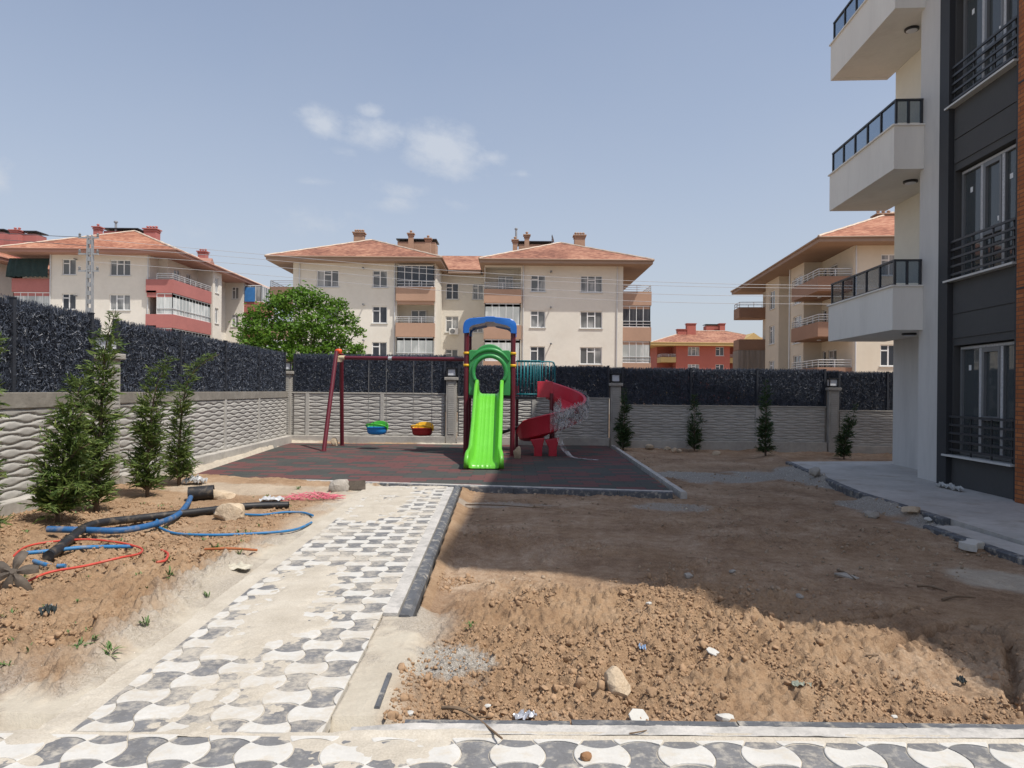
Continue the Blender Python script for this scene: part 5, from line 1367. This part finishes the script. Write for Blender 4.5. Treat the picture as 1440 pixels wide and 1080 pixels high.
def near_balcony(ya, yb, k, rail=True):
    zb = 2.84+ST*(k-1); zt = zb+.83; xo = -.56
    b = MB()
    b.box(xo, xo+.14, ya, yb, zb, zt); b.box(xo+.14, .0, ya, ya+.14, zb, zt); b.box(xo+.14, .74, yb-.14, yb, zb, zt); 
    b.box(xo+.14, -.001, ya+.14, yb-.14, zb+.004, zb+.2); b.box(.0, .749, 13.51, yb-.14, zb+.004, zb+.2) if yb > 14 else None
    b.box(xo-.035, xo+.16, ya-.03, yb+.03, zt, zt+.03); b.box(xo+.16, .0, ya-.03, ya+.16, zt, zt+.03)
    o = prt(b, 'balcony', M['white_wall'])
    if not rail: return
    b = MB(); b.lathe([(.135,0),(.135,-.035),(.11,-.04),(.11,-.045),(.0,-.05)], (.14, 14.15, zb+.004), 24); b.build('soffit_lamp', M['lamp_body'], o)
    b = MB(); b.lathe([(.105,-.046),(.09,-.058),(.0,-.064)], (.14, 14.15, zb+.004), 20); b.build('lamp_diffuser', M['lamp_glass'], o)
    f = MB(); hz = zt+.53; xi = xo+.06
    f.box(xi-.025, xi+.025, ya+.03, yb-.03, hz-.035, hz); f.box(xi+.025, -.005, ya+.03, ya+.08, hz-.035, hz); 
    n = 5
    for i in range(n+1): y = ya+.055+(yb-ya-.11)*i/n; f.box(xi-.02, xi+.02, y-.02, y+.02, zt+.03, hz-.035)
    for x in (-.27, -.03): f.box(x-.02, x+.02, ya+.035, ya+.075, zt+.03, hz-.035)
    f.box(xi-.012, xi+.012, ya+.06, yb-.06, zt+.05, zt+.075)
    f.build('handrail', M['steel_dark'], o)
    gl = MB(); gl.box(xi-.005, xi+.005, ya+.08, yb-.08, zt+.076, hz-.036); gl.box(xi+.03, -.05, ya+.05, ya+.06, zt+.076, hz-.036); gl.build('railing_glass', M['glass_rail'], o)
for k in range(1, 5): near_balcony(13.36, 16.5, k)
for za, ya, xa in ((9.0, .62, .1), (12.1, 1.0, .3)): b = MB(); b.box(xa, 2.2, ya, 1.597, za, za+.85); prt(b, 'end_balcony', M['white_wall'])

# ------------------------------------------------------------------ pole and overhead cables
p = Q(127, 331, 45); po = thing('utility_pole', 'grey steel utility pole in front of the left apartment building', 'pole', (p.x, 45, 0))
b = MB()
for s in (-1, 1): b.rings([[(s*w0-.03,-.12,z),(s*w0+.03,-.12,z),(s*w0+.03,.12,z),(s*w0-.03,.12,z)] for w0, z in ((.22,-.3),(.14,p.z))], True, True)
z = .4
while z < p.z-.3: ww = .22-.08*z/p.z; b.box(-ww+.03, ww-.03, -.06, .06, z, z+.28); z += .55
b.build('mast', M['pole'], po)
b = MB(); 
for dz in (.15, 1.2, 2.3): b.box(-.75, .55, -.05, .05, p.z-dz-.05, p.z-dz+.05)
b.build('crossarm', M['pole'], po)
for dz in (.15, 1.2, 2.3):
    for x in (-.68, .48): b = MB(); b.lathe([(.05,0),(.09,.06),(.05,.1),(.09,.16),(.03,.25)], (x,0,p.z-dz+.05), 8); b.build('insulator', M['frame_g'], po)
def cable(label, pts, r=.013, mat='cable'):
    b = MB(); b.tube(catmull(pts, 8), r, 5, False); o = b.build('overhead_cable', M[mat]); put(o, pts[0]); tag(o, label, 'cable', 'overhead cables')
def cpts(l): return [Q(a, b_, 45-7*(a-127)/1135) for a, b_ in l]
cable('topmost pale cable from the pole across the central building', cpts([(127,336),(360,357),(640,381),(940,397),(1266,403)]))
cable('second pale cable below the topmost one, crossing the central building', cpts([(127,346),(360,364),(640,388),(940,402),(1266,406.5)]))
cable('third cable down, crossing between upper and middle window rows', cpts([(127,357),(360,373),(640,399),(940,414),(1266,417)]))
cable('lowest cable across the central building, just under its upper windows', cpts([(127,368),(360,386),(640,410),(940,425),(1266,428)]))
cable('dark cable running left from pole top over pink chimneys', [Q(127,334,45), Q(60,331,46), Q(-60,324,48)], .02, 'cable_d')
cable('dark cable running left from pole below the upper one', [Q(127,346,45), Q(60,341,46), Q(-60,333,48)], .02, 'cable_d')

# ------------------------------------------------------------------ things lying about
def lump(name, label, cat, loc, sx_, sy_, sz_, mat, seed, rz=0, group=None, flat=.0, sub=3, parent=None, rough=.22):
    bm = bmesh.new(); bmesh.ops.create_icosphere(bm, subdivisions=sub, radius=1)
    r_ = random.Random(seed); pl = []
    for _ in range(9):
        v = Vector((r_.gauss(0,1), r_.gauss(0,1), r_.gauss(0,1))).normalized(); pl.append((v, r_.uniform(.55, .85)))
    for v in bm.verts:
        c = v.co.copy()
        for nrm, d in pl:
            e = c.dot(nrm)-d
            if e > 0: c -= nrm*e*.9
        c *= 1+rough*.5*mnoise.noise(v.co*2.1+Vector((seed,0,0)))+rough*.35*mnoise.noise(v.co*5+Vector((0,seed,0)))
        v.co = Vector((c.x*sx_, c.y*sy_, c.z*sz_))
    me = bpy.data.meshes.new(name); bm.to_mesh(me); bm.free(); me.materials.append(mat); me.shade_smooth(); me.set_sharp_from_angle(angle=R(28))
    o = bpy.data.objects.new(name, me); COL.objects.link(o); o.location = loc; o.rotation_euler = (0,0,rz)
    return tag(o, label, cat, group)
def on(px, py, dz=0):
    p = PG(px, py)
    if p.z < -.085 and 1.9 < p.y < 11.6 and p.x < 3.3: p = P(px, py, .004)
    p.z += dz; return p
lump('rock', 'cream boulder lying on the black pipe beside the path', 'rock', on(324,730,.07), .19, .15, .14, M['rock'], 3)
lump('rock', 'pointed pale rock behind the broken black pipe piece', 'rock', on(310,702,.04), .24, .14, .13, M['rock'], 8)
lump('rock', 'brown clay lump standing on dirt near the front walkway', 'rock', on(866,978,.05), .085, .07, .11, M['rock'], 12, .4)
lump('rock', 'tall cream stone at foot of the right tower post', 'rock', Vector((.13,16.6,.12)), .10, .09, .2, M['rock'], 21)
lump('rock', 'cream stone behind the rear swing leg', 'rock', Vector((P(472,626).x,19.9,.08)), .12, .10, .16, M['rock'], 23)
lump('rock', 'brown block of stone in shade left of the pavement kerb', 'rock', on(1226,728,.04), .10, .08, .08, M['rock_grey'], 31)
lump('rock', 'flat pale stone in shade nearest the lower pavement pad', 'rock', on(1283,719,.02), .16, .09, .05, M['rock'], 33)
lump('rock', 'round brown clod on the gravel heap before the pavement corner', 'rock', on(1147,668,.05), .13, .12, .11, M['rock_grey'], 37)
lump('rock', 'small dark stone beside the shadow edge on the dirt', 'rock', on(1030,806,.015), .035, .03, .022, M['rock_grey'], 41)
lump('rock', 'dark stone half way up the shaded dirt', 'rock', on(968,813,.02), .05, .04, .028, M['rock_grey'], 43)
lump('clay_lump', 'small reddish clod lying on a dark paver of front walkway', 'clod', Vector((*P(824,1069,.0)[:2],.018)), .026, .022, .022, pm('clod', (.26,.14,.07), .95, .2, 20, .5, 60, .005), 45)
GR = 'rubble stones at foot of the shaded wall'
for i, (px, py, s) in enumerate([(900,629,.12),(913,631,.16),(927,631,.10),(939,633,.13),(948,635,.12),(955,636,.10),(1008,640,.13)]):
    lump('rubble_stone', 'rubble stone at foot of the shaded wall between young conifers', 'rubble', on(px, py, s*.35), s, s*.8, s*.62, M['rock'], 60+i, i, GR, sub=2)
for i, (px, py, s, lb) in enumerate([(1019,1013,.05,'triangular white chunk against the front kerb'),(1348,770,0,''),(577,1006,.028,'white round pebble by twig on the walkway edge'),(1305,732,.06,'white stone chip on shaded dirt before the lower pad'),(912,850,.03,'thin white chip on sunlit clods near the shadow edge'),(1125,840,.04,'grey flat chip in the shade above the long crack'),(1258,1009,.018,'white crumb near right end of the front kerb'),(686,994,.02,'white crumb in gravel patch left of the clods')]):
    if s: lump('white_chip', lb, 'rubble', on(px, py, s*.3), s, s*.8, s*.55, M['white_chip'] if i != 5 else M['rock_grey'], 80+i, i, sub=2)
def slab(name, label, cat, loc, poly, th, mat, rot=(0,0,0), bev=.004):
    b = MB(); b.prism(poly, 0, th); o = b.build(name, mat, bevel=bev); o.location = loc; o.rotation_euler = rot; return tag(o, label, cat)
def tilewave(s): return [(-.05*s,-.035*s),(.035*s,-.055*s),(.055*s,.0),(.04*s,.045*s),(-.02*s,.05*s),(-.055*s,.02*s)]
slab('tile_shard', 'white ceramic tile shard tilted on dirt beside the front kerb', 'tile shard', on(898,1012,.005), tilewave(1.0), .012, M['white_chip'], (R(35),R(8),R(20)))
slab('tile_shard', 'white tile shard lying flat among clods right of the boulder', 'tile shard', on(1002,922,.02), tilewave(.8), .01, M['white_chip'], (R(18),0,R(60)))
slab('loose_paver', 'loose white bone shaped paver left on shaded dirt', 'paver', on(1366,773,.01), [(p[0]-S/2, p[1]-S/2) for p in cell_poly(0,0,True)], .08, M['pave_white'], (R(4),R(-3),R(35)), .006)
slab('concrete_shard', 'dark flat shard on shaded dirt', 'rubble', on(1190,812,.01), [(-.10,-.03),(.08,-.05),(.11,.0),(-.02,.04)], .02, M['rock_grey'], (R(8),R(6),R(-35)))
# foil and plastic litter: crumpled sheets
def crumple(name, label, cat, loc, w_, d_, hgt, mat, seed, rz=0):
    n = 12; V3 = []
    for i in range(n):
        for j in range(n):
            x, y = (i/(n-1)-.5)*w_, (j/(n-1)-.5)*d_
            k = mnoise.noise((i*.55, j*.55, seed)); k2 = mnoise.noise((i*.9, j*.9, seed+9))
            V3.append((x+.12*w_*k2, y+.12*d_*k, max(.002, hgt*(.45+.9*k+.4*k2))))
    me = bpy.data.meshes.new(name); me.from_pydata(V3, [], [tuple(f) for f in grid_faces(n, n)]); me.materials.append(mat)
    o = bpy.data.objects.new(name, me); COL.objects.link(o); o.location = loc; o.rotation_euler = (0,0,rz)
    sm = o.modifiers.new('thickness', 'SOLIDIFY'); sm.thickness = .002
    return tag(o, label, cat)
foil = pm('foil_wrapper', (.5,.51,.54), .3, .35, 30, metal=.5); whitep = pm('white_plastic_bag', (.46,.47,.48), .45, .12, 8); bluep = pm('blue_white_wrapper', (.30,.42,.60), .4, .3, 30); blackp = pm('black_wrapper', (.04,.05,.05), .35, .5, 20)
crumple('wrapper', 'silver wrapper crumpled against the front kerb', 'litter', on(738,1011,.005), .11, .05, .03, foil, 2, .3)
crumple('wrapper', 'blue and white scrap on the clods', 'litter', on(903,915,.01), .04, .05, .03, bluep, 4)
crumple('wrapper', 'black crumpled can wrapper on the left soil', 'litter', on(67,868,.02), .10, .09, .07, blackp, 6, .5)
crumple('wrapper', 'greenish crumpled carton among the right hand clods', 'litter', on(1127,968,.01), .10, .04, .03, pm('carton', (.30,.33,.27), .7, .3, 20), 8, -.2)
crumple('plastic_bag', 'white plastic bag under the rubber floor corner by the conifers', 'litter', on(274,680,.01), .32, .22, .12, whitep, 10)
crumple('plastic_bag', 'pale plastic scrap between pink net and pipes', 'litter', on(383,705,.01), .30, .22, .06, whitep, 12)
crumple('plastic_bag', 'flattened pale sack on soil beside the path edge', 'litter', on(322,803,.01), .36, .16, .05, pm('dusty_sack', (.45,.42,.34), .7, .2, 10), 14, .2)
crumple('plastic_bag', 'torn white sack at foot of the dark bay of near block', 'litter', Vector((7.45,11.85,.0)), .12, .7, .10, pm('torn_sack', (.45,.45,.43), .7, .25, 8), 16, R(-4))
crumple('wrapper', 'black scrap on dirt near right edge shadow', 'litter', on(1352,963,.01), .035, .05, .04, blackp, 18)
# pink net heap
b = MB(); rn = random.Random(4)
for i in range(60):
    x = rn.uniform(-.36,.36); y = rn.uniform(-.13,.13); a = rn.uniform(0, 2*PI); hh = .10*(1-(x/.42)**2)
    pts = [(x+math.cos(a)*t*.16, y+math.sin(a)*t*.11, .01+hh*rn.uniform(.1,1)) for t in (-1,-.3,.3,1)]
    b.tube(catmull(pts, 3), .0045, 4)
o = b.build('pink_net', M['pink']); o.location = on(437,703,.0); o.rotation_euler = (0,0,.25); tag(o, 'tangled pink plastic netting near top of the path', 'net')
# concrete lump and bent metal channel
lump('concrete_lump', 'grey concrete lump beside bent metal channel at path head', 'rubble', on(476,690,.07), .19, .15, .14, M['rock_grey'], 90)
b = MB(); b.box(-.19,.19,-.004,.004,0,.15); b.box(-.19,.19,.004,.16,0,.008); b.box(-.19,.19,.004,.10,.143,.15); b.box(.182,.19,.005,.1,.009,.142)
o = b.build('metal_channel', M['rust'], bevel=.002); o.location = on(497,690,.01); o.rotation_euler = (R(-10),0,R(18)); tag(o, 'bent grey metal channel at head of the paved path', 'metal scrap')
# pipes and hoses on the soil
def hose(name, label, cat, pix, r, mat, dz=0, n=7, hollow=False, group=None, smooth=True):
    pts = [on(a, b_) for a, b_ in pix]
    for p in pts: p.z = max(gz(p.x+i*.05, p.y+j*.05) for i in (-1,0,1) for j in (-1,0,1))+r*.8+dz
    for _ in range(3): zs_ = [p.z for p in pts]; [setattr(pts[i], 'z', max(zs_[i], (zs_[i-1]+zs_[i+1])/2)) for i in range(1, len(pts)-1)]
    pts = catmull(pts, n) if len(pts) > 2 else pts
    b = MB(); b.tube(pts, r, 12)
    if hollow:
        for e, e2 in ((0, 1), (-1, -2)):
            d = (Vector(pts[e])-Vector(pts[e2])).normalized()
            b.tube([Vector(pts[e])+d*.001, Vector(pts[e])+d*.012, Vector(pts[e])-d*.002], [r, r*1.0, r*.78], 12, True)
    o = b.build(name, mat, autos=50); put(o, pts[0]); return tag(o, label, cat, group)
hose('water_pipe', 'thick blue water pipe curving up into the broken black pipe piece', 'pipe', [(67,754),(120,758),(170,756),(215,748),(247,733),(262,718),(268,706)], .034, M['pipe_blue'], .03)
hose('drain_pipe', 'long black pipe lying along the soil under the blue pipe', 'pipe', [(68,796),(78,781),(98,766),(130,752),(195,738),(290,724),(345,717),(405,715)], .045, M['pipe_black'], 0, hollow=True)
hose('hose', 'thin blue hose looping from the path over the soil', 'hose', [(440,729),(425,724),(400,724),(365,726),(320,726),(275,722),(245,724),(225,731),(219,741),(230,749),(252,753),(310,756),(382,753),(417,748),(438,737)], .014, M['pipe_blue2'], .005)
hose('hose', 'short straight blue hose beside the red loop', 'hose', [(31,791),(70,782),(120,777),(188,774)], .018, M['pipe_blue2'], .01)
hose('hose', 'shortest blue hose piece beneath the red loop', 'hose', [(48,801),(70,801),(92,801)], .018, M['pipe_blue2'], .005)
hose('hose', 'long red conduit looped in a wide oval on soil', 'hose', [(18,788),(35,779),(69,772),(121,769),(165,773),(193,781),(200,787),(193,795),(167,804),(121,812),(69,819),(33,823)], .010, M['pipe_red'], .01)
hose('hose', 'short curved red conduit right of the red loop', 'hose', [(227,779),(236,787),(232,794),(220,799)], .011, M['pipe_red'], .005)
hose('rod', 'rusty orange rod lying on soil near the path', 'rod', [(288,782),(325,780),(361,779)], .012, M['rod'], .005)
b = MB(); p = on(283,703,.10); d = Vector((.16,.05,.01)); prof = []
b.tube([p-d, p+d], .10, 20, False); b.tube([p-d*1.0, p+d*1.0], .085, 20, False)
ringA = []
o = b.build('pipe_piece', M['pipe_black'], autos=50); put(o, p); tag(o, 'short wide black pipe piece standing open beside the pale rock', 'pipe')
# rusty bladed metal scrap
sc = thing('metal_scrap', 'rusty brown star of bent blades at left edge beside red loop', 'metal scrap', on(22,824,.085), R(10)); sc.rotation_euler = (R(58), R(8), R(12)); sc.scale = (.68, .68, .68)
rn = random.Random(2)
hub = MB(); hub.lathe([(.03,.02),(.045,.05),(.045,.10),(.025,.12)], (0,0,0), 12); hub.build('hub', M['rust'], sc, autos=40)
for i, (a, tl, ln) in enumerate([(160,.28,.24),(205,.05,.26),(262,-.10,.22),(318,.15,.22),(20,.40,.20),(85,.55,.22)]):
    a = R(a); b = MB(); rg_ = []
    for k in range(6):
        t = k/5; wv = .022+.036*math.sin(t*2.6); c = Vector((math.cos(a), math.sin(a), 0))*(.03+ln*t)+Vector((0,0,.08+tl*ln*t-.14*t*t)); sd = Vector((-math.sin(a), math.cos(a), 0)); up = Vector((0,0,1))
        rg_.append([c-sd*wv+up*.0, c-sd*wv*.3+up*.03, c+sd*wv*.3+up*.03, c+sd*wv, c+sd*wv*.3+up*.02, c-sd*wv*.3+up*.02])
    b.rings(rg_, True, True); b.build('blade', M['rust'], sc, autos=40)
# twigs and boards
def twig(label, pix, r, mat='wood', name='twig', cat='twig', forks=0):
    pts = catmull([on(a, b_, r*1.2+h) for a, b_, h in pix], 5); b = MB(); b.tube(pts, [r*(1-.6*i/len(pts)) for i in range(len(pts))], 6)
    for k in range(forks): 
        q = pts[int(len(pts)*(.4+.2*k))]; b.tube([q, q+Vector((.05+.03*k, .03*(-1)**k, .012))], [r*.5, r*.2], 5)
    o = b.build(name, M[mat], autos=60); put(o, pts[0]); tag(o, label, cat)
twig('black twig lying across the front kerb onto pavers', [(622,1013,.05),(645,1020,.07),(672,1033,.06),(706,1049,.02)], .011, 'wood', forks=2)
twig('thin brown twig on front kerb right of centre', [(885,1036,.01),(905,1034,.015),(930,1026,.01)], .004)
twig('dry stick on shaded dirt before the rubber floor kerb', [(655,712,.01),(700,714,.02),(765,717,.01)], .012)
twig('grey stick in the shade above the cracks', [(1290,826,.0),(1310,829,.01),(1332,834,.0)], .012)
twig('long weathered lath near the right hand cracks', [(1325,846,.0),(1345,843,.01),(1372,843,.0)], .012)
twig('dark stick left of the loose white paver', [(1178,804,.0),(1190,810,.01),(1203,817,.0)], .013)
twig('thin stick on sunlit dirt right of the clods', [(1218,923,.0),(1232,924,.006),(1245,924,.0)], .006)
# weeds
def weed(label, px, py, s, seed, name='weed'):
    r_ = random.Random(seed); b = MB()
    for i in range(r_.randint(16, 24)):
        a = r_.uniform(0, 2*PI); ln = s*.8*r_.uniform(.4, 1.1); el = r_.uniform(.3, 1.3); wv = ln*r_.uniform(.05, .09)
        d = Vector((math.cos(a)*math.cos(el), math.sin(a)*math.cos(el), math.sin(el))); sd = Vector((-math.sin(a), math.cos(a), 0))
        pts = [d*ln*t+Vector((0,0,-.35*ln*t*t)) for t in (0,.35,.7,1)]; ww = [wv*.3, wv, wv*.8, .001]
        o0 = Vector((r_.uniform(-.2,.2)*s, r_.uniform(-.2,.2)*s, r_.uniform(0,.3)*s))
        b.rings([[o0+p-sd*w_, o0+p+Vector((0,0,-w_*.3)), o0+p+sd*w_] for p, w_ in zip(pts, ww)], False, False)
    o = b.build(name, M['green_leafw']); o.location = on(px, py, -.005); return tag(o, label, 'weed')
weed('bright green weed on the front right clods', 662, 884, .085, 1)
weed('largest weed standing in gravel left of the path', 153, 922, .13, 2)
weed('spreading weed clump left of the largest weed', 112, 912, .11, 3)
weed('weed tuft at the soil edge above the clump', 132, 900, .07, 4)
weed('wide green weed on soil below the thin blue hose', 300, 777, .13, 5)
weed('weed growing over the rusty rod', 336, 780, .10, 6)
weed('weed beside the thick blue pipe under the red loop end', 160, 789, .11, 7)
weed('weed just inside path edge between sack and black scrap', 291, 840, .09, 8)
weed('weed on soil under the flattened sack', 240, 812, .12, 9)
weed('weed at left edge of the picture above the gravel', 12, 940, .12, 10)
weed('weed behind the concrete lump at path head', 420, 690, .14, 11)
weed('weed below the tallest conifer beside the pipes', 168, 735, .12, 12)
weed('weed on the soil bank near the path middle', 205, 880, .09, 13)
weed('weed right of the cream boulder', 268, 755, .09, 14)
# small weeds scattered: uncountable ground cover
r_ = random.Random(77); V3 = []; F3 = []
for i in range(190):
    px, py = r_.uniform(5, 470), r_.uniform(690, 950); p = on(px, py)
    if pathu(p.x, p.y) < 1.75: continue
    s = r_.uniform(.02, .055)
    for k in range(7):
        a = r_.uniform(0, 2*PI); el = r_.uniform(.3, 1.2); d = Vector((math.cos(a)*math.cos(el), math.sin(a)*math.cos(el), math.sin(el)))*s; sd = Vector((-math.sin(a), math.cos(a), 0))*s*.16
        o_ = len(V3); q = p+Vector((r_.uniform(-.6,.6)*s, r_.uniform(-.6,.6)*s, 0)); V3 += [q, q+d*.5+sd, q+d, q+d*.5-sd]; F3.append((o_,o_+1,o_+2,o_+3))
tag(np_mesh('ground_weeds', [tuple(v) for v in V3], F3, M['green_leafw'], False), 'sprinkling of tiny weeds over the left soil', 'weeds', None, 'stuff')
# loose crumbs of earth and gravel
def crumbs(name, label, pts, mats, smin, smax, seed, sub=1, pw=3.0):
    r_ = random.Random(seed); bm0 = bmesh.new(); bmesh.ops.create_icosphere(bm0, subdivisions=sub, radius=1); base = np.array([v.co[:] for v in bm0.verts]); fc = np.array([[v.index for v in f.verts] for f in bm0.faces]); bm0.free()
    rs_ = np.random.RandomState(seed); VV = []; FF = []; protos = []
    for k in range(24):
        v = base.copy(); v *= np.array([rs_.uniform(.8,1.25), rs_.uniform(.7,1.1), rs_.uniform(.6,1.0)])
        for _ in range(9):
            n_ = rs_.normal(size=3); n_ /= np.linalg.norm(n_); e = v @ n_-rs_.uniform(.25,.65); v -= np.outer(np.clip(e, 0, None)*.95, n_)
        v *= 1+.22*(rs_.rand(len(base),1)-.5); protos.append(v)
    for i, p in enumerate(pts):
        s = smin+(smax-smin)*rs_.rand()**pw
        q_, _r = np.linalg.qr(rs_.normal(size=(3,3)))
        v = protos[rs_.randint(24)] @ q_*s
        VV.append(v+np.array(p)+np.array([0,0,s*.22])); FF.append(fc+i*len(base))
    return tag(np_mesh(name, np.concatenate(VV), np.concatenate(FF), mats, False), label, name.replace('_', ' '), None, 'stuff')
def scatter(n, x0, x1, y0, y1, keep, seed):
    rs_ = np.random.RandomState(seed); x = rs_.uniform(x0, x1, n); y = y0*(y1/y0)**rs_.rand(n); k = keep(x, y); x, y = x[k], y[k]; z = ground(x, y)[0]; ok = z > -.16
    return np.stack([x, y, z], 1)[ok]
clodm = pm('earth_crumb', (.335,.218,.13), .95, .34, 9, .6, 70, .006)
pts = scatter(42000, -.62, 3.4, 3.42, 6.3, lambda x, y: (fbm(x, y, 1.6, 3, 201)+.18*(1-sst(4.6, 6.0, y)) > .54) & (np.random.RandomState(6).rand(len(x)) > .9*sst(1.3, 2.1, x)*sst(3.7, 4.2, y)) & ((ground(x, y)[1] < .35) | (np.random.RandomState(4).rand(len(x)) < .25)), 1)
crumbs('earth_crumbs', 'loose crumbs of clay over the right hand earth', pts, clodm, .002, .019, 5, 1, 2.6)
pts = pts[::26]; crumbs('earth_clods', 'broken clods of clay over the right hand earth', pts, clodm, .014, .042, 35, 2, 2.2)
pts = scatter(36000, -6.0, -2.3, 4.0, 9.5, lambda x, y: (pathu(x, y) > 1.75) & (fbm(x, y, 1.4, 3, 203) > .42), 2)
crumbs('soil_crumbs', 'loose crumbs of clay over the left hand soil', pts, clodm, .003, .022, 6, 1, 2.6)
pts = pts[::26]; crumbs('soil_clods', 'broken clods of clay over the left hand soil', pts, clodm, .016, .045, 36, 2, 2.2)
pts = scatter(7000, -.6, 7.5, 5.6, 18, lambda x, y: fbm(x, y, 1.2, 3, 207) > .46, 12)
crumbs('yard_pebbles', 'small stones and crumbs strewn over the shaded earth', pts, pm('pebble', (.33,.25,.175), .95, .4, 9, .4, 60, .004), .004, .035, 15)
gm = pm('gravel_grain', (.58,.53,.455), .9, .35, 40, .3, 90, .003)
def gkeep(x, y): 
    z, a, b_, c = ground(x, y); return np.maximum(a, b_*.35) > np.random.RandomState(9).rand(len(x))*1.5
pts = scatter(16000, -4.5, 4.5, 3.3, 7.5, gkeep, 3)
crumbs('gravel', 'grey gravel grains along the path edges', pts, gm, .0015, .0065, 7)
pts = scatter(5000, 2.5, 9.5, 7, 17, gkeep, 4)
crumbs('coarse_gravel', 'grey gravel spread before the pavement and wall', pts, gm, .005, .03, 8)
